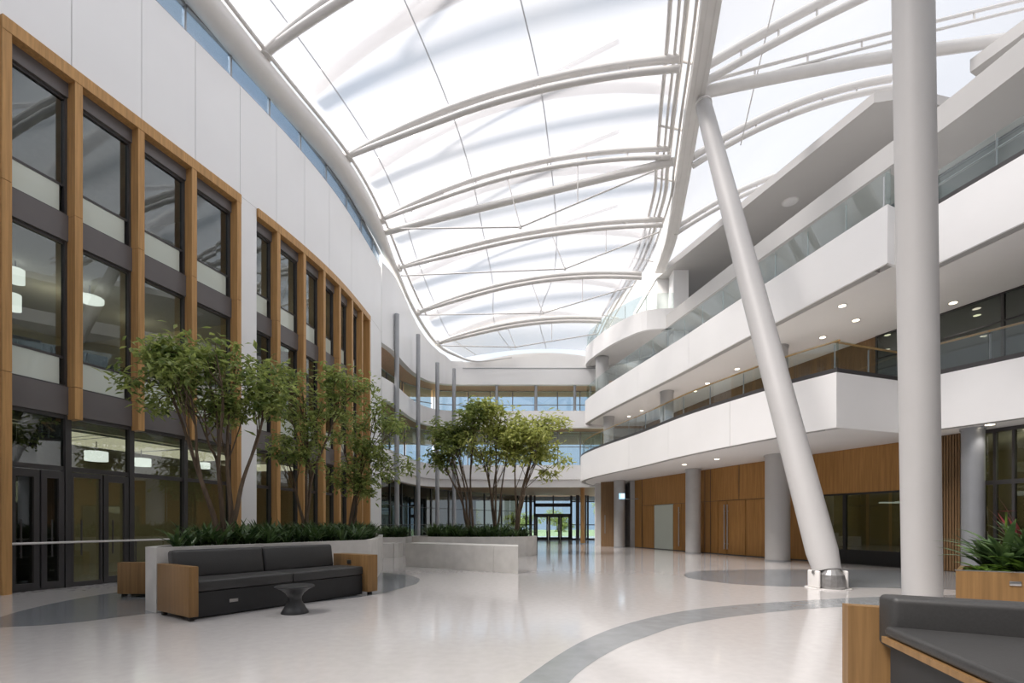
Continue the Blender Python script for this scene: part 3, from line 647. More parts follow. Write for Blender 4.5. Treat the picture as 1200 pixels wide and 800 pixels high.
# slats and near shopfront
m = MB(); s0, s1 = WW.px(1101), WW.px(1131)
k = 9
for i in range(k):
    a = s0 + (s1 - s0) * i / k; m.ribbon(WW.sub(a, a + (s1 - s0) / k * .68, 2), .02, 4.05, -.05, .07)
m.ribbon(WW.sub(s0, s1, 2), 0, 4.05, -.15, -.05)
tag(m.build('wall_right_slats', M['oakdark']), 'vertical brown slats beside the tall column at right', 'wall', kind='structure')
wn[0] += 1
a, b = WW.px(1151), WW.len
c = wp((a + b) / 2, 0, 0); r = empty('window_%d' % wn[0], (c.x, c.y, 0), 'dark framed shopfront at the right edge behind wooden planter', 'window', None, 'structure')
MB().ribbon(WW.sub(a, b, 2), .1, 4.0, -.05, -.04).build('pane', M['gdark'], r)
f = MB(); f.ribbon(WW.sub(a, b, 2), 0, .1, -.1, 0); f.ribbon(WW.sub(a, b, 2), 3.95, 4.05, -.1, .02); f.ribbon(WW.sub(a, b, 2), 2.5, 2.62, -.1, .02)
for x in (1152, 1166, 1188): wbox(f, x - 1.6, x + 1.6, 0, 4.0, -.1, .03)
for q in (a + 2.0, a + 4, a + 7): f.ribbon(WW.sub(q, q + .1, 2), 0, 4, -.1, .03)
f.build('frame', M['dark'], r)
# rooms behind right ground glass
m = MB(); m.ribbon([p + Vector((5, 2)) for p in (WW.at(sg0 - 2), WW.at(WW.len))], 0, 4.05, 0, -.1); m.ribbon([WW.at(sg0 - .3) + Vector((.15, 0)), WW.at(sg0 - 2) + Vector((5, 2))], 0, 4.05, 0, -.1); m.ribbon([WW.at(sg1 + .3) + Vector((.2, 0)), WW.at(sg1) + Vector((5, 2.6))], 0, 4.05, 0, -.1); tag(m.build('wall_right_rooms', M['beige']), 'beige room wall behind the right shop windows', 'wall', kind='structure')
pfill(wp((sg0 + sg1) / 2, -3, 2.9), 60); pfill(wp(WW.px(1180), -2.5, 3.3), 110)
for i, (x, y, off) in enumerate(((985, 592, 3), (1004, 590, 3), (1036, 588, 3.4))):
    s = WW.px(x); p = wp(s, -off, 2.2)
    e = empty('pendant_lamp', p, ['left', 'middle', 'right'][i] + ' thin lamp glowing behind the dark shop window', 'lamp', 'lamps behind the shop window')
    MB().rbox(p + Vector((-.5, -.1, 0)), (1.0, 0, 0), (0, .2, 0), (0, 0, .05), .02, 2).build('lamp_shade', M['lamp'], e); MB().tube([p + Vector((0, 0, .05)), Vector((p.x, p.y, 4.05))], .01, 6).build('cord', M['dark'], e)
# far bit of wood wall, alcove and sign
m = MB(); a, b = G(704, 640), G(721.5, 640.5); m.ribbon([(a.x, a.y), (b.x, b.y)], 0, 4.05, -.01, -.2)
tag(m.build('wall_right_far', M['oakdark']), 'short oak wall piece between the far pale columns', 'wall', kind='structure')
e = empty('notice_panel', (a.x + .6, a.y - .1, 1.1), 'white upright notice panel on the short oak wall', 'sign')
p0 = at(709, 624, 30.55); p1 = at(716, 604, 30.55)
MB().box(p0.x, p1.x, p0.y - .03, p0.y, p0.z, p1.z).build('board', M['frost'], e); f = MB()
f.box(p0.x - .03, p0.x, p0.y - .04, p0.y, p0.z - .03, p1.z + .03); f.box(p1.x, p1.x + .03, p0.y - .04, p0.y, p0.z - .03, p1.z + .03); f.box(p0.x, p1.x, p0.y - .04, p0.y, p1.z, p1.z + .03); f.box(p0.x, p1.x, p0.y - .04, p0.y, p0.z - .03, p0.z); f.build('frame', M['post'], e)
m = MB(); m.box(6.5, 26, 33.6, 33.8, 0, 15.6); m.box(6.50, 6.6, 30.9, 33.4, 0, 4.04); m.box(7.25, 7.6, 29.75, 30.0, 0, 4.04); m.box(7.5, 7.6, 30.0, 33.6, 0, 4.04); tag(m.build('wall_alcove', M['greycol']), 'grey end wall closing the right side behind lit sign', 'wall', kind='structure')
# columns
def column(p, r, z0, z1, name, label, mat, sq=False):
    e = empty(name, (p.x, p.y, z0), label, 'column', None, 'structure')
    if sq: MB().box(p.x - r, p.x + r, p.y - r, p.y + r, z0, z1).build('shaft', M[mat], e)
    else:
        MB().tube([(p.x, p.y, z0), (p.x, p.y, z1)], r, 32).build('shaft', M[mat], e, True)
        MB().lathe([(r + .012, 0), (r + .012, .05)], (p.x, p.y, z0), 32).build('base_ring', M['post'], e, True)
        MB().lathe([(r + .03, 0), (r + .03, .06)], (p.x, p.y, z1 - .06), 32).build('collar', M[mat], e, True)
g = G(918.5, 658); column(g + Vector((0, .43, 0)), .43, 0, Z2b, 'column', 'thick white round column behind the leaning column', 'column')
column(g + Vector((0, .43, 0)), .36, 5.21, Z3b, 'column', 'grey round column on lower balcony behind leaning column', 'greycol')
g = G(815.5, 648.5); column(g + Vector((0, .35, 0)), .35, 0, Z2b, 'column', 'grey round column in front of the oak doors', 'greycol')
g = G(727.3, 641.3); colS = g + Vector((0, .33, 0)); column(colS, .33, 0, Z2b, 'column', 'pale grey round column carrying the small lit sign', 'greycol')
g = G(701, 639); column(g + Vector((0, .17, 0)), .17, 0, Z2b, 'column', 'square pale column at far end of the right side', 'white2', True)
g = G(683, 637); column(g + Vector((0, .13, 0)), .16, 0, Z2b, 'column', 'slim oak clad column under balcony tip at far end', 'oak')
for x, Y, lab in ((781.5, 24.8, 'grey round column on the lower balcony at mid length'), (713.5, 30.6, 'far grey round column on the lower balcony')):
    column(at(x, 614, Y), .33, 5.21, Z3b, 'column', lab, 'greycol')
column(Vector((5.85, 31.6, 0)), .42, 9.31, 12.2, 'column', 'short grey drum column under the rounded pod', 'greycol')
column(Vector((9.45, 27.6, 0)), .42, 9.31, 15.6, 'column', 'square cream pier beside the rounded pod', 'white2', True)
g = at(1140, 614, 13.45); column(g, .25, 0, Z2b, 'column', 'grey round column beside the brown slats at right', 'post')
# small lit sign
e = empty('exit_sign', (colS.x, colS.y - .36, 3.0), 'small lit blue and white sign on the pale grey column', 'sign')
a, b = at(725.8, 584.5, 28.35), at(732.2, 577.8, 28.35)
MB().box(a.x, b.x, 28.35, 28.45, a.z, b.z).build('housing', M['sign'], e); MB().box(a.x + .1, b.x - .03, 28.33, 28.349, a.z + .07, b.z - .04).build('screen', M['signw'], e); MB().box(b.x, b.x + .8, 28.38, 28.41, a.z - .02, a.z + .03).build('bracket', M['post'], e)
# upper back walls
U2 = Path([(9.0, 33.4), (11.0, 24), (13.1, 17.5)]); 
m = MB(); m.ribbon(U2.sub(0, U2.len, 3), 5.2, Z3b, 0, -.1); tag(m.build('wall_right_balcony', M['oakdark']), 'brown oak back wall of the lower right balcony', 'wall', kind='structure')
U2g = Path([(13.1, 17.5), (14.2, 14.5), (16.5, 8), (21, -6)])
glazing(U2g, 5.2, Z3b, 0, 7, M['gdark'], lambda i: 'dark glass pane %s from far along the lower balcony back' % ORD[i], (7.3,))
m = MB(); m.ribbon([(17, 21), (24, -6)], 5.2, Z3b, 0, -.1); m.ribbon([(13.15, 17.6), (17, 21)], 5.2, Z3b, 0, -.1); tag(m.build('wall_right_middle', M['greyroom']), 'grey room wall behind the lower balcony glass', 'wall', kind='structure')
U3 = Path([(9.2, 31), (10.6, 25), (12.6, 17.5), (14.4, 11), (18.5, -6)])
glazing(U3, 9.3, 12.2, 0, 12, M['gmirror'], lambda i: 'pale glass pane %s from far along the upper balcony back' % ORD[i])
m = MB(); m.ribbon([(13.5, 31), (22, -6)], 9.3, 12.2, 0, -.1); tag(m.build('wall_right_upper', M['white2']), 'pale room wall behind the upper balcony glass', 'wall', kind='structure')
# railings
def railing(path, z, off, h, label, plen, rail, railmat, s0=0, s1=None, base=True, post='post'):
    s1 = s1 or path.len; c = path.at((s0 + s1) / 2)
    e = empty('glass_railing', (c.x, c.y, z), label, 'railing')
    k = max(1, round((s1 - s0) / plen)); zz = z + .002
    for i in range(k):
        a, b = s0 + (s1 - s0) * i / k, s0 + (s1 - s0) * (i + 1) / k
        MB().ribbon(path.sub(a + .012, b - .012, .4), zz + .02, z + h, off - .008, off + .008).build('glass_pane', M['clear'], e)
        q = path.at(a) + path.nrm(a) * (off - .04)
        MB().tube([(q.x, q.y, zz), (q.x, q.y, z + h - .1)], .02, 6).build('post', M[post], e)
    if base: MB().ribbon(path.sub(s0, s1, .4), zz, z + .13, off - .05, off + .09).build('base_channel', M['dark'], e)
    if rail: MB().tube([v3(p + n * (off - .05), z + rail) for p, n in zip(path.sub(s0, s1, .4), normals(path.sub(s0, s1, .4)))], .028, 8).build('handrail', M[railmat], e, True)
    return e
railing(B2, Z2t, -.12, .92, 'glass railing with bronze handrail on the long lower balcony', 1.5, .9, 'oak', 1.0, B2.len)
railing(c2, Z2t, -.12, .92, 'glass railing on the short lower return beside tall column', 1.4, .9, 'oak', .15)
railing(B2n, Z2t, -.12, .92, 'glass railing on lower balcony at right edge', 1.6, .9, 'oak', .15)
railing(B3, Z3t, -.12, .95, 'clear glass railing on the long upper balcony', 1.35, None, 'chrome', .6, B3.len, False, 'chrome')
railing(c3, Z3t, -.12, .95, 'clear glass railing on the short upper return', 1.2, None, 'chrome', .15, None, False, 'chrome')
railing(B3n, Z3t, -.12, .95, 'clear glass railing on upper balcony at right edge', 1.6, .6, 'chrome', .15)
railing(POD, 13.3, -.1, .9, 'clear glass railing on top of the rounded pod', 1.5, None, 'chrome', 4.5, POD.len, False, 'chrome')
# downlights
proto = None
dl = [(987, 358, Z3b), (1003, 375, Z3b), (964, 395, Z3b), (1040, 392, Z3b), (1117, 354.5, Z3b), (1145, 369, Z3b), (1124, 396, Z3b), (864, 432, Z3b), (829, 449, Z3b), (814, 458, Z3b), (752, 481, Z3b), (737, 487.5, Z3b), (840, 537.5, Z2b), (802, 544, Z2b), (1160, 497, Z2b)]
dlab = ['downlight right of the grey upper column, nearest balcony edge', 'second downlight right of the grey upper column', 'downlight just right of leaning column under upper balcony', 'downlight left of the tall column under upper balcony', 'outer downlight right of the tall column', 'rightmost downlight under the upper balcony', 'inner downlight right of the tall column', 'downlight left of leaning column, nearest to it', 'second downlight left of the leaning column', 'third downlight left of the leaning column', 'downlight over far railing left of mid grey column', 'farthest downlight under the upper balcony', 'downlight under lower balcony above the oak doors', 'downlight under lower balcony left of grey column', 'downlight under lower balcony at right edge']
for (x, y, z), lab in zip(dl, dlab):
    p = P(x, y, z + .004)
    if proto is None:
        proto = empty('downlight', p, lab, 'downlight', 'downlights in the right soffits')
        MB().lathe([(.13, -.012), (.13, 0)], p, 20).build('trim_ring', M['chrome'], proto, True); MB().lathe([(.10, -.016), (.10, -.012)], p, 20).build('bulb', M['spot'], proto, True)
    else: o = dup(proto, p); o['label'] = lab
    l = bpy.data.lights.new('downlight_beam', 'SPOT'); l.energy = 75 if z > 6 else 40; l.color = (1, .94, .87); l.spot_size = 1.9; l.spot_blend = .6; l.shadow_soft_size = .1
    lo_ = bpy.data.objects.new('downlight_beam', l); C.objects.link(lo_); lo_.location = p - Vector((0, 0, .03))
p = P(926, 236, 15.6); e = empty('smoke_detector', p, 'small round detector on the grey roof soffit', 'detector')
MB().lathe([(.1, -.08), (.28, -.05), (.3, 0)], p, 20).build('cover', M['white2'], e, True); MB().lathe([(.34, -.02), (.34, -.002)], p, 20).build('base_plate', M['soffit'], e, True)

# tall column and leaning column
c0 = Vector((7.27, 8.62, 0)); c1 = Vector((6.62, 8.03, 10.06)); c2_ = c0 + (c1 - c0) * 1.5
e = empty('column', c0, 'tall thick white round column rising past the frame top at right', 'column', None, 'structure')
MB().tube([c0, c0.lerp(c2_, .5), c2_], [.285, .283, .278], 48).build('shaft', M['column'], e, True)
MB().lathe([(.295, 0), (.295, .03)], c0, 40).build('base_ring', M['steel'], e, True)
b0 = G(970, 689); b0.z = .32; tp = P(823, 118, 15.42)
e = empty('column', (b0.x, b0.y, 0), 'white leaning round column rising from steel shoe to roof beam', 'column', None, 'structure')
ax = (tp - b0).normalized()
MB().tube([b0 + ax * .05, b0 + ax * .5, b0.lerp(tp, .5), tp - ax * .8, tp - ax * .25], [.27, .315, .305, .255, .24], 40).build('shaft', M['column'], e, True)
MB().tube([tp - ax * .27, tp - ax * .2], [.27, .27], 32).build('collar', M['steel'], e, True); MB().tube([tp - ax * .2, tp + ax * .05], [.16, .16], 20).build('pin_head', M['tube'], e, True)
for s_ in (-1, 1):
    MB().rbox(Vector((b0.x + s_ * .30 - .03, b0.y - .20, .016)), (.06, 0, 0), (0, .4, 0), (0, 0, .38), .03).build('side_plate', M['steel'], e, True)
    MB().tube([(b0.x + s_ * .27, b0.y - .05, .36), (b0.x + s_ * .36, b0.y - .05, .36)], .04, 14).build('pin', M['chrome'], e, True)
MB().lathe([(.23, .0), (.25, .05), (.25, .2), (.23, .30), (.15, .40), (.02, .46)], (b0.x - .01, b0.y - .16, .016), 14).build('shoe', M['shoe'], e)
MB().lathe([(.44, 0), (.44, .015)], (b0.x, b0.y, .002), 32).build('base_plate', M['steel'], e, True)

# ================================================================== ROOF
RIB = [  # left point, right point, mid image point
    ((310, 62, 14.7), None, (385, 28)), ((407, 183, 14.75), (797, 68, 14.6), (600, 103)), ((447, 257, 14.66), (786, 174, 14.6), (640, 188)),
    ((467, 314, 14.2), (777, 257, 14.5), (640, 269)), ((490, 366, 13.2), (752, 321, 14.0), (640, 324)), ((513, 402, 12.2), (705, 373, 13.2), (640, 373.5))]
ribs = []
for L, R, mid in RIB:
    l = P(L[0], L[1], L[2] + H)
    if R is None: r_ = Vector((3.9, 10.9, 16.0)); b = 1.15
    else:
        r_ = P(R[0], R[1], R[2] + H)
        k = (mid[0] - CX) / F; u = (k * l.y - l.x) / ((r_.x - l.x) - k * (r_.y - l.y)); q = l.lerp(r_, u)
        z = H + (HY - mid[1]) * q.y / F; b = (z - q.z) / (4 * u * (1 - u))
    ribs.append((l, r_, b))
    
def arch(l, r_, b, dz=0, u0=0, u1=1, n=20):
    return [l.lerp(r_, u) + Vector((0, 0, 4 * u * (1 - u) * b + dz)) for u in [u0 + (u1 - u0) * i / n for i in range(n + 1)]]
rlab = ['nearest arched roof rib at top left, cut by frame', 'second arched roof rib, meeting the spine beside its top', 'third arched roof rib with a tube below, from tube elbow', 'fourth arched roof rib with tie rod, left of slab corner', 'fifth arched roof rib above the grey posts', 'sixth and farthest full arched roof rib']
for i, ((l, r_, b), lab) in enumerate(zip(ribs, rlab)):
    e = empty('roof_rib', l, lab, 'rib', 'arched ribs of the left roof', 'structure')
    R1 = [.15, .125, .11, .12, .14, .14][i]; gap = [.30, .33, .34, .28, .22, .22][i]
    MB().tube(arch(l, r_, b), R1, 10).build('upper_chord', M['steel'], e, True)
    low = [p - Vector((0, 0, gap * (1 - (1 - min(1, u / .35)) ** 2))) for u, p in [(j / 24, q) for j, q in enumerate(arch(l, r_, b, 0, 0, 1, 24))]]
    MB().tube(low, R1 * .85, 10).build('lower_chord', M['tube'], e, True)
    ww = MB(); us = [k / 24 for k in range(25)]; pl_ = arch(l, r_, b, 0, 0, 1, 24); nn = (r_ - l).cross(Vector((0, 0, 1))).normalized() * .02
    ke = [24, 9, 6, 6, 24, 24][i]
    for k in range(ke):
        a0, a1, c0_, c1_ = pl_[k], pl_[k + 1], low[k], low[k + 1]
        ww.quad(a0 + nn, a1 + nn, c1_ + nn, c0_ + nn); ww.quad(a0 - nn, c0_ - nn, c1_ - nn, a1 - nn)
    ww.build('web_plate', M['steel'], e)
    for j in range(1, 8):
        u = j / 8; p = l.lerp(r_, u) + Vector((0, 0, 4 * u * (1 - u) * b)); MB().tube([p, p - Vector((0, 0, gap))], .035, 6).build('strut', M['tube'], e)
    MB().lathe([(.2, -.12), (.2, .12)], l, 16).build('end_node', M['tube'], e, True)
# heavy lower tube of the third rib
l, r_ = P(444, 274, 14.45 + H), P(790, 189, 14.2 + H); k = (640 - CX) / F
u = (k * l.y - l.x) / ((r_.x - l.x) - k * (r_.y - l.y)); q = l.lerp(r_, u); b3 = (H + (HY - 225) * q.y / F - q.z) / (4 * u * (1 - u))
e = empty('roof_tube', l, 'heavy pale tube spanning just below the third arched rib', 'tube', None, 'structure')
MB().tube(arch(l, r_, b3), .15, 14).build('tube_shaft', M['tube'], e, True); MB().lathe([(.22, -.1), (.22, .1)], l, 16).build('end_node', M['tube'], e, True)
# tie rods: left anchor, kink, right anchor in the picture, hung under their rib by two hangers
ties = [(2, (470, 268), (610, 266), (767, 200)), (3, (470, 323), (662, 315), (772, 272)), (4, (492, 369), (636, 367), (742, 335)), (5, (516, 405), (604, 406.5), (700, 391))]
for i, A, K, B in ties:
    l, r_, b = ribs[i]
    def onrib(pt, dz=0):                          # on the vertical plane of the rib
        k = (pt[0] - CX) / F; u = (k * l.y - l.x) / ((r_.x - l.x) - k * (r_.y - l.y)); q = l.lerp(r_, u)
        return Vector((q.x, q.y, H + (HY - pt[1]) * q.y / F)), u
    (pa, ua), (pk, uk), (pb, ub) = onrib(A), onrib(K), onrib(B)
    e = empty('tie_rod', pk, 'thin tie rod bent under the %s arched rib' % ORD[i], 'rod', 'tie rods under roof ribs', 'structure')
    MB().tube([pa, pk, pb], .035, 8).build('rod', M['tube'], e, True)
    for w, (p, uu) in ((1, (pk, uk)), (0, (pk.lerp(pb, .45), uk + (ub - uk) * .45))):
        top = l.lerp(r_, uu) + Vector((0, 0, 4 * uu * (1 - uu) * b - .2))
        top = top.lerp(l.lerp(r_, uu - .05) + Vector((0, 0, 4 * (uu - .05) * (1.05 - uu) * b - .2)), 1 if w else 0)
        MB().tube([p, top], .022, 6).build('hanger', M['tube'], e)
    MB().lathe([(.06, -.06), (.06, .06)], pk, 10).build('joint', M['tube'], e)
# roof edge tube along the left wall, curving round the far end
ed = [Vector((-15.6, -8, 16.0)), Vector((-12.5, 1, 16.05)), Vector((-9.85, 9, 16.05))] + [ribs[i][0] + Vector(((-.34, -.34, -.32, -.2, -.15, -.1)[i], 0, (-.3, -.3, -.28, -.12, -.05, -.02)[i])) for i in range(6)] + [Vector((-3.9, 33.05, 12.9)), Vector((-2.4, 33.2, 12.5)), Vector((0, 33.25, 12.8))]
edp = catmull(ed, 6)
e = empty('roof_edge_tube', edp[20], 'thick white edge tube curving along the top of left wall', 'tube', None, 'structure')
MB().tube(edp, [.40 if p.y < 22 else max(.10, .40 - (p.y - 22) * .042) if p.x < -4.8 else max(.05, .10 - (p.x + 4.8) * .02) for p in edp], 18).build('tube_shaft', M['steel'], e, True)
MB().tube([p + Vector((.46, 0, .26)) for p in edp if p.y < 31], .06, 8).build('film_clamp', M['tube'], e, True)
# spine
sp = [Vector((.3, -9, 15.7)), Vector((3.0, 4, 15.8)), P(832, 0, 15.9), P(811, 130, 15.9), P(800, 200, 15.9), P(787, 270, 15.9), Vector((8.25, 27.2, 15.85))]
spp = catmull(sp, 8)
e = empty('roof_spine_beam', spp[16], 'massive pale spine beam running up the roof to the leaning column', 'beam', None, 'structure')
MB().ribbon([(p.x, p.y) for p in spp], [p.z - .42 for p in spp], [p.z + .42 for p in spp], -.26, .26).build('box_beam', M['steel'], e)
for t in (-.12, .1): MB().ribbon([(p.x, p.y) for p in spp], [p.z - .435 for p in spp], [p.z - .421 for p in spp], t, t + .03).build('flange_line', M['tube'], e)
gut = [p + Vector((-.75, .1, .15)) for p in spp[:-9]] + [Vector((7.05, 26.2, 16.0)), Vector((6.75, 28.5, 15.6)), Vector((6.1, 31.2, 14.7)), Vector((5.5, 33.4, 13.4))]
gutp = catmull(gut[::4] + gut[-3:], 5)
for i, (dx, rr, dz) in enumerate(((-.30, .07, .15), (-.05, .05, .05), (.16, .085, 0), (.42, .05, -.1))):
    t = MB().tube([p + Vector((dx, 0, dz)) for p in gutp], rr, 8).build('spine_rail', M['tube'], e, True)
for i in range(6, len(gutp), 9):
    p = gutp[i]; MB().tube([p + Vector((-.35, 0, .12)), p + Vector((.75, 0, -.1))], .04, 6).build('cross_bracket', M['tube'], e)
# film on the left
def gp(y):                                        # spine gutter point at depth y
    best = min(gutp, key=lambda p: abs(p.y - y)); return best + Vector((-.35, 0, .2))
rows = [(Vector((-14.8, -6, 16.2)), Vector((.2, -6, 16.2)), 1.2), (Vector((-13, -.5, 16.2)), Vector((1.3, -2, 16.2)), 1.2), (Vector((-10.8, 6.5, 16.2)), Vector((2.6, 4.6, 16.2)), 1.2), (Vector((-9.3, 11, 16.2)), Vector((3.3, 7.2, 16.2)), 1.2)]
rows += [(l + Vector((-.1, 0, .12)), r_ + Vector((.1, 0, .12)), b) for l, r_, b in ribs] + [(Vector((-3.2, 33.15, 12.7)), Vector((5.6, 33.4, 13.2)), .35)]
Lc, Rc = catmull([r[0] for r in rows], 6), catmull([r[1] for r in rows], 6); Bc = [v.x for v in catmull([Vector((r[2], 0, 0)) for r in rows], 6)]
m = MB(); NU = 16; vs = []
for l, r_, b in zip(Lc, Rc, Bc): vs += arch(l, r_, b, .05, 0, 1, NU)
fs = [(j * (NU + 1) + i, j * (NU + 1) + i + 1, (j + 1) * (NU + 1) + i + 1, (j + 1) * (NU + 1) + i) for j in range(len(Lc) - 1) for i in range(NU)]
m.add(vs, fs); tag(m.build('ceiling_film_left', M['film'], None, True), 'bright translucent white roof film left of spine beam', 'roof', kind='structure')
# seams and cables under the film
for i, u in enumerate((.085, .36, .63)):
    c_ = [l.lerp(r_, u) + Vector((0, 0, 4 * u * (1 - u) * b + .075)) for l, r_, b in zip(Lc, Rc, Bc)]
    tag(MB().tube(c_, .02, 5).build('roof_cable', M['tube']), ['thin roof cable nearest the left edge tube', 'thin roof cable a third across the left roof', 'thin roof cable two thirds across the left roof'][i], 'cable', 'thin cables under the left roof', 'structure')
# outer arches above the film, seen blurred through it
for i in range(-1, 6):
    if i < 0: l0, r0, b0_ = Vector((-9.0, 11.6, 16.2)), Vector((3.4, 7.6, 16.2)), 1.2
    else: l0, r0, b0_ = ribs[i]
    if i == 5: l1, r1, b1 = Vector((-3.4, 33.2, 13.2)), Vector((5.6, 33.4, 13.9)), .4
    else: l1, r1, b1 = ribs[i + 1]
    l, r_ = l0.lerp(l1, .5), r0.lerp(r1, .5)
    e = tag(MB().tube(arch(l, r_, (b0_ + b1) / 2 + .5, .75), .25, 10).build('outer_arch', M['steel'], None, True), 'outer arch seen as a blurred band through film, %s from near' % ORD[i + 1], 'arch', 'outer arches above the roof film', 'structure')
    if 0 <= i <= 3:
        l2, r2, b2 = ribs[i]
        tag(MB().tube([l.lerp(r_, .2) + Vector((0, 0, 4 * .16 * b2 + 1.0)), l2.lerp(r2, .85) + Vector((0, 0, 4 * .85 * .15 * b2 + .8))], .09, 6).build('outer_brace', M['steel'], None, True), 'outer diagonal brace seen blurred through film, %s from near' % ORD[i], 'brace', 'outer braces above the roof film', 'structure')
# right-hand roof
sp_r = [p + Vector((.3, 0, .3)) for p in spp if p.y > -6]
rr_ = [(-9, 24), (4, 24), (13, 23), (17, 22), (20, 22), (24, 22), (28, 22)]
vs, n_ = [], len(sp_r)
for p in sp_r:
    q = Vector((22, p.y + 1, 18.2)); vs += [p.lerp(q, u) + Vector((0, 0, 4 * u * (1 - u) * 2.6)) for u in [i / 10 for i in range(11)]]
q0 = Vector((8.5, 33.6, 15.9)); q1 = Vector((22, 33.6, 16.5)); vs += [q0.lerp(q1, i / 10) for i in range(11)]; n_ += 1
fs = [(j * 11 + i, j * 11 + i + 1, (j + 1) * 11 + i + 1, (j + 1) * 11 + i) for j in range(n_ - 1) for i in range(10)]
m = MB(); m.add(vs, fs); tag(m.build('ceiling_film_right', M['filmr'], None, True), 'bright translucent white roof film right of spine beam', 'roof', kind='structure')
Q = [((826, 78, 14.8), (1100, -62, 17.2), (968, 0), .14, .5, 'arched double rib rising right of spine beam at top'), ((822, 109, 14.3), (1210, 43, 15.2), (1045, 66), .18, 0, 'heavy tube rib crossing behind the tall column'),
     ((812, 184, 14.3), (1045, 92, 16.2), (940, 119), .13, .34, 'arched rib right of leaning column above soffit corner'), ((790, 268, 14.4), (908, 206, 15.6), (855, 229), .12, .3, 'short arched rib between spine and roof soffit'),
     ((824, 97, 14.6), (1210, -3, 16.2), (1045, 38), .05, .28, 'thin twin rods above the heavy tube rib')]
for (lx, ly, lh), (rx, ry, rh), mid, R1, gap, lab in Q:
    l, r_ = P(lx, ly, lh + H), P(rx, ry, rh + H); k = (mid[0] - CX) / F; u = (k * l.y - l.x) / ((r_.x - l.x) - k * (r_.y - l.y)); q = l.lerp(r_, u)
    b = (H + (HY - mid[1]) * q.y / F - q.z) / (4 * u * (1 - u))
    e = empty('roof_rib', l, lab, 'rib', None, 'structure')
    MB().tube(arch(l, r_, b), R1, 12).build('upper_chord', M['steel'], e, True)
    if gap:
        MB().tube(arch(l, r_, b, -gap), R1 * .85, 10).build('lower_chord', M['tube'], e, True)
        for j in range(1, 6):
            p = l.lerp(r_, j / 6) + Vector((0, 0, 4 * j / 6 * (1 - j / 6) * b)); MB().tube([p, p - Vector((0, 0, gap))], .03, 6).build('strut', M['tube'], e)
a = P(908, -2, 17.2); b = P(868, 170, 15.6)
tag(MB().tube([a, b], .02, 6).build('roof_cable', M['tube']), 'thin steep cable right of the spine beam', 'cable', None, 'structure')
m = MB(); m.box(-24, 26, -9, -5.8, 16.6, 16.9); tag(m.build('near_light_block', M['soffit']), 'unseen slab added over the near end to block roof light', 'ceiling', kind='structure')  # unseen slab added to weaken the light from behind the camera
# unseen wall added behind the camera to keep out sky light
m = MB(); m.box(-24, 26, -9.2, -9, 0, 17); tag(m.build('wall_back', M['greycol']), 'unseen wall added behind the camera, grey to cut fill light', 'wall', kind='structure')

# ================================================================== PLANTERS, PLANTS, TREES
def planter(poly, z, t, label, mat='concrete', name='planter', soil=.1):
    c = sum((Vector(p) for p in poly), Vector((0, 0))) / len(poly)
    e = empty(name, (c.x, c.y, 0), label, 'planter')
    n = len(poly); ar = sum(poly[i][0] * poly[(i + 1) % n][1] - poly[(i + 1) % n][0] * poly[i][1] for i in range(n))
    P_ = [V2(p) for p in (poly if ar > 0 else poly[::-1])]
    inn = []
    for i in range(n):
        d0 = (P_[i] - P_[i - 1]).normalized(); d1 = (P_[(i + 1) % n] - P_[i]).normalized()
        n0, n1 = Vector((-d0.y, d0.x)), Vector((-d1.y, d1.x)); bi = (n0 + n1); bi = bi / max(.3, bi.length_squared / 2); inn.append(P_[i] + bi * t)
    vs = [v3(p, .002) for p in P_] + [v3(p, z) for p in P_] + [v3(p, z) for p in inn] + [v3(p, .3) for p in inn]
    fs = []
    for i in range(n):
        j = (i + 1) % n
        for a in range(3): fs.append((a * n + i, a * n + j, (a + 1) * n + j, (a + 1) * n + i))
    MB().add(vs, fs).build('shell', M[mat], e)
    MB().flat([(p.x, p.y) for p in inn], z - soil).build('soil', M['soil'], e)
    return e, inn
def inside(p, poly):
    r = False; n = len(poly)
    for i in range(n):
        a, b = poly[i], poly[(i + 1) % n]
        if (a[1] > p[1]) != (b[1] > p[1]) and p[0] < (b[0] - a[0]) * (p[1] - a[1]) / (b[1] - a[1]) + a[0]: r = not r
    return r
def edge_dist(p, poly):
    best = 9; p = V2(p)
    for i in range(len(poly)):
        a, b = V2(poly[i]), V2(poly[(i + 1) % len(poly)]); t = max(0, min(1, (p - a).dot(b - a) / max(1e-9, (b - a).length_squared))); best = min(best, (a.lerp(b, t) - p).length)
    return best
def strap(m, base, az, L, lean, w, droop=1.2, seg=5):      # one arching strap leaf
    d = Vector((math.cos(az), math.sin(az), 0)); sd = Vector((-d.y, d.x, 0)); p = Vector(base); el = lean; pts = []
    for i in range(seg + 1):
        t = i / seg; ww = w * (math.sin(math.pi * min(1, .12 + t * .88)) ** .8) * .5
        pts.append((p - sd * ww, p + Vector((0, 0, -ww * .35)), p + sd * ww)); p = p + (d * math.cos(el) + Vector((0, 0, math.sin(el)))) * (L / seg); el -= droop / seg
    vs = [q for t in pts for q in t]; fs = []
    for i in range(seg): fs += [(3 * i, 3 * i + 1, 3 * i + 4, 3 * i + 3), (3 * i + 1, 3 * i + 2, 3 * i + 5, 3 * i + 4)]
    m.add(vs, fs)
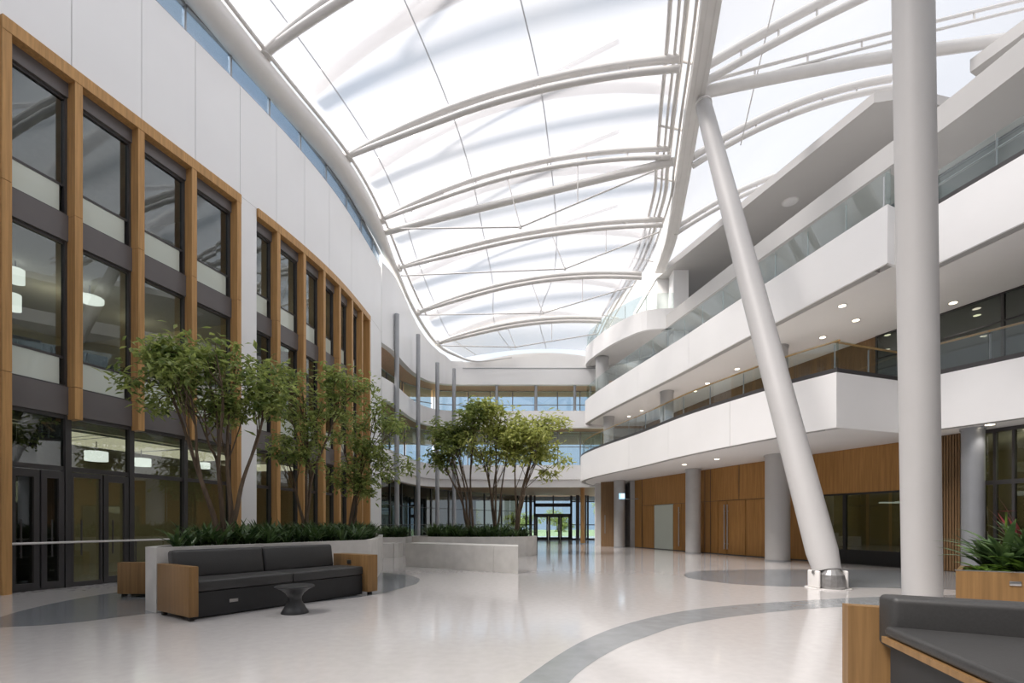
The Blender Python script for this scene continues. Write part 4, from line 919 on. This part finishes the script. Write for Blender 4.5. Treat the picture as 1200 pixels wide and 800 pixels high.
def bed(poly, z, rim, count, hgt, label, avoid=(), edge=.2, rnd=random):
    m = MB(); xs = [p[0] for p in poly]; ys = [p[1] for p in poly]; k = 0; tries = 0
    while k < count and tries < count * 60:
        tries += 1; p = (rnd.uniform(min(xs), max(xs)), rnd.uniform(min(ys), max(ys)))
        if not inside(p, poly) or edge_dist(p, poly) < edge or any((V2(p) - V2(a)).length < .32 for a in avoid): continue
        k += 1
        for _ in range(rnd.randint(9, 13)):
            strap(m, (p[0] + rnd.uniform(-.03, .03), p[1] + rnd.uniform(-.03, .03), z + .003), rnd.uniform(0, 6.28), hgt * rnd.uniform(.75, 1.35), rnd.uniform(.85, 1.5), rnd.uniform(.045, .08), rnd.uniform(.6, 1.5), 4)
    for v in m.v:
        if not inside(v, poly) or edge_dist(v, poly) < .05: v.z = max(v.z, rim + .012)
    return tag(m.build('foliage_bed', M['leafD']), label, 'plants', kind='stuff')
def tree(base, stems, blobs, nleaf, leaf, label, mat, rnd, zfloor, r0=.07):
    e = empty('tree', base, label, 'tree', 'atrium trees'); base = Vector(base)
    tr, fo = MB(), MB(); tips = []; done = []
    for bi, (c, rad) in enumerate(blobs):
        c = Vector(c)
        st = base + Vector((rnd.uniform(-.1, .1), rnd.uniform(-.1, .1), 0))
        ns = stems[bi] if isinstance(stems, list) else stems
        for s_ in range(max(1, ns)):
            rr0 = r0
            if ns == 0 and done:
                od = done[rnd.randrange(len(done))]; st = od[int(len(od) * .42)]; rr0 = r0 * .6
            end = c + Vector((rnd.uniform(-.4, .4) * rad[0], rnd.uniform(-.4, .4) * rad[1], rnd.uniform(-.2, .4) * rad[2]))
            mid = st.lerp(end, .45); mid.x += ((base.x - mid.x) * .35 if ns else 0) + rnd.uniform(-.12, .12); mid.y += ((base.y - mid.y) * .35 if ns else 0) + rnd.uniform(-.12, .12)
            ps = catmull([st, st.lerp(mid, .5) + Vector((rnd.uniform(-.06, .06), rnd.uniform(-.06, .06), 0)), mid, mid.lerp(end, .55) + Vector((rnd.uniform(-.12, .12), rnd.uniform(-.12, .12), .05)), end], 4)
            K = len(ps); tr.tube(ps, [rr0 * (1 - .8 * i / (K - 1)) for i in range(K)], 7); done.append(ps)
            for _ in range(6):
                i0 = rnd.randint(int(K * .5), K - 2); a = ps[i0]
                t = c + Vector((rnd.gauss(0, .48) * rad[0], rnd.gauss(0, .48) * rad[1], rnd.gauss(.05, .42) * rad[2]))
                mm = a.lerp(t, .5) + Vector((0, 0, .08)); tr.tube([a, mm, t], [r0 * .26, r0 * .17, r0 * .07], 5, False); tips.append((t, rad))
                for _ in range(2):
                    t2 = t + Vector((rnd.uniform(-.35, .35), rnd.uniform(-.35, .35), rnd.uniform(-.2, .3))) * (sum(rad) / 3) ** .5; tr.tube([mm, mm.lerp(t2, .5) + Vector((0, 0, .05)), t2], [r0 * .18, r0 * .12, r0 * .06], 4, False); tips.append((t2, rad))
    for i in range(nleaf):
        t, rad = tips[rnd.randrange(len(tips))]; k = (sum(rad) / 3) ** .5 * .21
        p = t + Vector((rnd.gauss(0, k), rnd.gauss(0, k), rnd.gauss(0, k * .7)))
        az = rnd.uniform(0, 6.28); el = rnd.uniform(-.9, .45); L = leaf * rnd.uniform(.7, 1.25); w = L * rnd.uniform(.32, .46)
        d = Vector((math.cos(az) * math.cos(el), math.sin(az) * math.cos(el), math.sin(el))); sd = Vector((-math.sin(az), math.cos(az), rnd.uniform(-.5, .5))).normalized(); up_ = sd.cross(d)
        a, b, c_ = p, p + d * L * .5 - up_ * w * .18, p + d * L - up_ * L * -.12
        fo.add([a, b + sd * w * .5 + up_ * w * .22, c_, b - sd * w * .5 + up_ * w * .22, b], [(0, 4, 1), (4, 2, 1), (0, 3, 4), (3, 2, 4)])
    tr.v = [Vector((v.x, v.y, max(v.z, zfloor + .001))) for v in tr.v]
    tr.build('trunk', M['bark'], e, True); fo.build('foliage', mat, e)
    return e
R_ = random.Random(11)
# left planter behind the sofa
PL1 = [(-5.60, 7.66), (-4.4, 9.75), (-3.38, 11.62), (-3.5, 12.6), (-4.0, 15.0), (-4.62, 17.4), (-5.2, 18.0), (-6.1, 17.6), (-6.4, 14), (-6.45, 11), (-6.2, 8.7), (-5.97, 7.92)]
e, in1 = planter(PL1, 1.03, .13, 'long pale concrete planter behind the charcoal sofa with trees')
T1, T2, T3 = (-5.75, 9.75), (-5.35, 12.5), (-4.98, 15.0)
bed(in1, .93, 1.03, 240, .50, 'dense dark strap leaved plants filling planter behind the sofa', (T1, T2, T3), .12, R_)
def bl(x, y, Y, rx, rz, ry=None): q = at(x, y, Y); k = Y / F; return (q, (rx * k, (ry or rx) * k, rz * k))
tree((T1[0], T1[1], .93), [1, 1, 1, 0, 1, 0], [bl(195, 445, 9.6, 42, 24), bl(250, 425, 9.8, 40, 36), bl(290, 440, 10.2, 36, 40), bl(200, 420, 9.5, 30, 18), bl(318, 470, 10.4, 18, 26), bl(255, 480, 10, 45, 22)], 3900, .19, 'largest leafy tree at left in front of oak windows', M['leafA'], random.Random(3), .93, .06)
tree((T2[0], T2[1], .93), [1, 1, 0, 1], [bl(345, 470, 12.4, 26, 40), bl(385, 455, 12.6, 32, 22), bl(370, 500, 12.8, 30, 30), bl(335, 530, 12.4, 20, 30)], 2600, .18, 'slender leafy tree second from left in the long planter', M['leafA'], random.Random(5), .93,  .055)
tree((T3[0], T3[1], .93), [1, 0, 1, 1], [bl(450, 497, 15, 32, 16), bl(455, 540, 15, 30, 17), bl(415, 525, 15.2, 22, 28), bl(412, 568, 15, 20, 20)], 2300, .21, 'small leafy tree at the far end of the long planter', M['leafA'], random.Random(8), .93,  .055)
# concrete bench in the middle
e = empty('concrete_bench', (-1.7, 15.6, 0), 'long low concrete bench block in the middle of floor', 'bench')
pb = [(-3.57, 16.3), (-.55, 14.25)]; pc = [(-.542, 14.2445), (.17, 13.76)]
MB().prism([pb[0], pb[1], (-.4, 15.3), (-3.15, 17.2)], .002, .77).build('block', M['concrete'], e)
MB().prism([pc[0], pc[1], (.19, 14.9), (-.392, 15.295)], .002, .77).build('block', M['concrete'], e)
e = empty('concrete_bench', (-5, 20.7, 0), 'smaller low concrete bench block behind the left planter end', 'bench')
MB().prism([(-5.75, 20.1), (-4.95, 20.28), (-4.95, 21.2), (-5.75, 21.2)], .002, .6).build('block', M['concrete'], e); MB().prism([(-4.93, 20.285), (-4.75, 20.33), (-4.75, 21.2), (-4.93, 21.2)], .002, .6).build('end_block', M['concrete'], e)
# far planters
def ell(cx, cy, rx, ry, n=28, p=2.4):
    out = []
    for i in range(n):
        t = 2 * math.pi * i / n; c, s = math.cos(t), math.sin(t)
        out.append((cx + rx * math.copysign(abs(c) ** (2 / p), c), cy + ry * math.copysign(abs(s) ** (2 / p), s)))
    return out
PL3 = ell(-1.72, 22.4, 2.86, 1.75)
e, in3 = planter(PL3, .86, .14, 'rounded pale concrete planter in the middle with three trees')
T4, T5, T6 = (-1.85, 22.5), (-.85, 22.9), (.1, 22.1)
bed(in3, .76, .86, 140, .66, 'dark strap leaved plants filling the rounded middle planter', (T4, T5, T6), .15, R_)
tree((T4[0], T4[1], .76), [2, 1, 2], [bl(532, 512, 22.4, 28, 26), bl(548, 490, 22.6, 24, 22), bl(520, 530, 22.4, 22, 22)], 2300, .31, 'left tree of the three in the rounded middle planter', M['leafA'], random.Random(21), .76, .065)
tree((T5[0], T5[1], .76), [2, 2, 1], [bl(578, 492, 23, 30, 24), bl(590, 520, 22.6, 32, 26), bl(560, 530, 22.8, 26, 26)], 2600, .31, 'middle tree of the three in the rounded middle planter', M['leafB'], random.Random(22), .76, .065)
tree((T6[0], T6[1], .76), [2, 2, 1], [bl(625, 505, 22.2, 28, 24), bl(630, 535, 22, 24, 22), bl(608, 515, 22.2, 24, 30)], 2300, .31, 'right tree of the three in the rounded middle planter', M['leafB'], random.Random(23), .76, .065)
PL2 = [(-6.5, 22.2), (-4.9, 22.4), (-4.9, 24), (-5.2, 24.6), (-6.3, 24.4)]
e, in2 = planter(PL2, .80, .12, 'small concrete planter by the white wall end behind bench')
bed(in2, .70, .80, 50, .66, 'dark strap leaved plants in the small planter by white wall', (), .12, R_)

# wooden planter at right with individual plants
Dv = Vector((.868, -.497)); Nv = Vector((.705, .709))
w0 = Vector((5.73, 6.28)); w1 = w0 + Dv * 2.4
PLW = [tuple(w0), tuple(w1), tuple(w1 + Nv * 1.1), tuple(w0 + Nv * 1.1)]
e, inw = planter(PLW, .80, .05, 'oak planter box with metal tag at the right edge', 'oaksofa', 'planter', .06)
f = MB(); f.ribbon([w0 + Nv * .0 , w1], .801, .812, .0, -.06); f.build('rim', M['chrome'], e)
Nf = Vector((.497, .868)); q = w0 + Dv * .50; o = v3(q - Nf * .001, .64)
MB().rbox(o, (Dv.x * .11, Dv.y * .11, 0), (-Nf.x * .012, -Nf.y * .012, 0), (0, 0, .055), .005, 2).build('name_tag', M['chrome'], e, True)
def plant(p, n, L, w, mat, label, lean=(1.0, 1.5), droop=1.2, flower=None, rnd=R_):
    base = Vector((p[0], p[1], .742)); e = empty('potted_plant', base, label, 'plant', 'plants in the oak planter')
    m = MB()
    for i in range(n): strap(m, base + Vector((rnd.uniform(-.02, .02), rnd.uniform(-.02, .02), .0)), i * 2.4 + rnd.uniform(-.3, .3), L * rnd.uniform(.75, 1.2), rnd.uniform(*lean), w * rnd.uniform(.8, 1.2), droop * rnd.uniform(.7, 1.2), 6)
    m.build('leaves', mat, e)
    if flower:
        m = MB(); t = base + Vector((0, 0, flower))
        for i in range(10): strap(m, t, i * 2.4, .11, .35, .035, .6, 4)
        MB().tube([base, t], .012, 6).build('flower_stem', M['leafG'], e); m.build('bloom', M['leafR'], e)
    return e
def wq(a, b): return w0 + Dv * a + Nv * b
plant(wq(.28, .3), 22, .34, .07, M['leafG'], 'bright green low plant at left corner of the oak planter', (.4, 1.0), 1.3)
plant(wq(.48, .5), 34, .78, .085, M['leafD'], 'dark green plant with red bloom in the oak planter', (.9, 1.4), 1.3, .82)
plant(wq(.66, .26), 20, .50, .09, M['leafG'], 'bright green broad plant at front of the oak planter', (.6, 1.2), 1.4)
plant(wq(.70, .95), 16, .95, .07, M['leafR'], 'dark red spiky plant at back of the oak planter', (1.2, 1.5), .5)
plant(wq(.98, .4), 24, .85, .09, M['leafD'], 'dark green plant at the right frame edge in oak planter', (.8, 1.4), 1.3)
plant(wq(.30, .85), 30, .62, .08, M['leafD'], 'dark green plant at rear left of the oak planter', (.9, 1.4), 1.2)
plant(wq(.72, 0.65), 32, .80, .08, M['leafD'], 'dark green plant in middle of the oak planter', (.9, 1.45), 1.2)

# ================================================================== FURNITURE
def sofa(O, Ld, Dd, length, la, ra, depth, label, armh=.79, full=True):
    e = empty('sofa', (O.x, O.y, 0), label, 'sofa', 'charcoal sofas with oak arms')
    def pt(t, d, z): q = O + Ld * t + Dd * d; return Vector((q.x, q.y, z))
    def vec(a, b, c): q = Ld * a + Dd * b; return Vector((q.x, q.y, c))
    for nm, t0, w in (('armrest', 0, la), ('armrest', length - ra, ra)):
        a = MB().rbox(pt(t0, 0, .065), vec(w, 0, 0), vec(0, depth, 0), vec(0, 0, armh - .065), .008, 2).build(nm, M['oaksofa'], e, True)
        for dd in (.06, depth - .14): MB().obox(pt(t0 + w / 2 - .03, dd, .002), vec(.06, 0, 0), vec(0, .07, 0), vec(0, 0, .062)).build('foot', M['rubber'], a)
    i0, i1 = la + .003, length - ra - .003
    pl = MB().obox(pt(i0, .16, .02), vec(i1 - i0, 0, 0), vec(0, depth - .2, 0), vec(0, 0, .37)).build('base', M['plinth'], e)
    MB().obox(pt(i0 + .5, .148, .19), vec(.13, 0, 0), vec(0, .011, 0), vec(0, 0, .05)).build('name_tag', M['chrome'], pl)
    mid = (i0 + i1) / 2 + .03
    for a, b in ((i0, mid), (mid + .006, i1)): MB().rbox(pt(a, .13, .40), vec(b - a, 0, 0), vec(0, .72, 0), vec(0, 0, .165), .03).build('seat_cushion', M['vinyl'], e, True)
    for a, b in ((i0, mid - .12), (mid - .114, i1 - .17)): MB().rbox(pt(a, .80, .55), vec(b - a, 0, 0), vec(0, .2, -.02), vec(0, .08, .45), .05).build('back_cushion', M['vinyl'], e, True)
    q = MB().obox(pt(length - ra - .012, .5, .60), vec(.012, 0, 0), vec(0, .12, 0), vec(0, 0, .08)).build('power_outlet', M['chrome'], e)
    return e
Ls = Vector((.556, .831)); Ds = Vector((-.831, .556))
sofa(Vector((-4.60, 6.93)), Ls, Ds, 3.42, .125, .25, 1.08, 'charcoal sofa with oak arms in front of the long planter')
# back-to-back sofa on the facade side
sofa(Vector((-7.56, 11.75)), Vector((.0, -1)), Vector((1, 0)), 2.44, .125, .125, 1.02, 'sofa facing the oak windows, only its oak arm visible', .67)
# side table
tc_ = G(345.5, 718); e = empty('side_table', tc_, 'small dark hourglass side table in front of the sofa', 'table')
MB().lathe([(.205, .002), (.205, .02), (.17, .07), (.105, .19), (.10, .25), (.13, .31), (.20, .37), (.27, .405)], tc_, 40).build('pedestal', M['stool'], e, True)
MB().lathe([(.27, .405), (.295, .415), (.295, .432), (.285, .437)], tc_, 40).build('top', M['stool'], e, True)
# foreground sofa at the bottom right
e = empty('sofa', (3.0, 3.3, 0), 'charcoal corner sofa with oak arm cut off at bottom right', 'sofa', 'charcoal sofas with oak arms')
A0 = Vector((2.78, 3.66)); D2 = Vector((.868, -.497)); L2 = Vector((-.26, -.966))     # inner corner; along the bolster; along the seat front towards the camera
def q3(a, b, z): p = A0 + D2 * a + L2 * b; return Vector((p.x, p.y, z))
fa = Vector((2.742, 3.968))
ar = MB().obox((fa.x, fa.y, .07), v3(D2 * 1.2, 0), v3(-L2 * .12, 0), (0, 0, .668)).build('armrest', M['oaksofa'], e)
MB().obox((fa.x + .04, fa.y + .02, .002), v3(D2 * .07, 0), v3(-L2 * .07, 0), (0, 0, .066)).build('foot', M['rubber'], ar)
def poly3(pts, z0, z1, name, mat, par, bev=0.):
    o = MB().prism([tuple(p) for p in pts], z0, z1).build(name, mat, par, True)
    if bev:
        md = o.modifiers.new('soft', 'BEVEL'); md.width = bev; md.segments = 4; md.limit_method = 'ANGLE'
    return o
S = [A0, A0 + D2 * 2.2, A0 + D2 * 2.2 + L2 * 1.6, A0 + L2 * 1.6]
poly3(S, .515, .56, 'seat_frame', M['oaksofa'], e)
S2 = [p + o for p, o in zip(S, (D2 * .012 + L2 * .004, L2 * .004, Vector((0, 0)), D2 * .012))]
poly3(S2, .562, .64, 'seat_cushion', M['vinyl'], e, .03)
S3 = [p + o for p, o in zip(S, (D2 * .05 + L2 * .01, L2 * .01, Vector((0, 0)), D2 * .05))]
poly3(S3, .003, .513, 'base', M['plinth'], e)
bb = [A0 + D2 * .0 - L2 * .0, A0 + D2 * 2.2, A0 + D2 * 2.2 - L2 * .26, A0 - L2 * .26]
o = MB().rbox(v3(A0 - L2 * .004 + D2 * .065, .45), v3(D2 * 2.2, 0), v3(-L2 * .24, 0), (0, 0, .405), .045, 4).build('back_cushion', M['vinyl'], e, True)

# ================================================================== OUTSIDE TREES (beyond the entrance)
for i, (x, y, hh, w) in enumerate(((-8, 84, 5, 4), (1, 98, 4.6, 5), (9, 96, 4.4, 5), (17, 90, 6, 4), (-18, 84, 7, 4))):
    rr2 = random.Random(40 + i)
    tree((x, y, -.1), 2, [((x, y, hh * .6), (w * .6, w * .6, hh * .32)), ((x + 1, y, hh * .4), (w * .5, w * .5, hh * .3))], 900, .7, 'leafy tree outside, %s from left beyond the entrance' % ORD[[1, 2, 3, 4, 0][i]], M['leafB'], rr2, -.1, .16)

# ================================================================== LIGHT
w = bpy.data.worlds.new('sky'); bpy.context.scene.world = w; w.use_nodes = True
nt = w.node_tree; nt.nodes.clear()
wo = nt.nodes.new('ShaderNodeOutputWorld'); bg = nt.nodes.new('ShaderNodeBackground')
tc = nt.nodes.new('ShaderNodeTexCoord'); nz = nt.nodes.new('ShaderNodeTexNoise'); nz.inputs['Scale'].default_value = 2.5; nz.inputs['Detail'].default_value = 5
cr = nt.nodes.new('ShaderNodeValToRGB'); cr.color_ramp.elements[0].position = .38; cr.color_ramp.elements[1].position = .62
cr.color_ramp.elements[0].color = (.76, .86, .99, 1); cr.color_ramp.elements[1].color = (1, 1, 1, 1)
nt.links.new(tc.outputs['Generated'], nz.inputs['Vector']); nt.links.new(nz.outputs['Fac'], cr.inputs['Fac']); nt.links.new(cr.outputs['Color'], bg.inputs['Color'])
bg.inputs['Strength'].default_value = .95; nt.links.new(bg.outputs[0], wo.inputs['Surface'])
s = bpy.data.lights.new('sun', 'SUN'); s.energy = 8.0; s.angle = math.radians(24); s.color = (1, .93, .86)
so = bpy.data.objects.new('sun', s); C.objects.link(so)
dirv = Vector((.62, .25, -1)).normalized(); so.rotation_euler = dirv.to_track_quat('-Z', 'Y').to_euler(); so.location = (-20, 0, 40)

# ================================================================== CAMERA
cd = bpy.data.cameras.new('camera'); cd.sensor_width = 36; cd.lens = F / 1200 * 36; cd.shift_y = (HY - 400) / 1200; cd.clip_end = 400
co = bpy.data.objects.new('camera', cd); C.objects.link(co); co.location = (0, 0, H); co.rotation_euler = (math.radians(90), 0, 0)
sc = bpy.context.scene; sc.camera = co
sc.view_settings.view_transform = 'Standard'; sc.view_settings.look = 'None'; sc.view_settings.gamma = 1; sc.view_settings.use_curve_mapping = False
sc.view_settings.exposure = .34
sc.cycles.use_denoising = True; sc.cycles.max_bounces = 14; sc.cycles.transparent_max_bounces = 24; sc.cycles.diffuse_bounces = 6; sc.cycles.glossy_bounces = 5
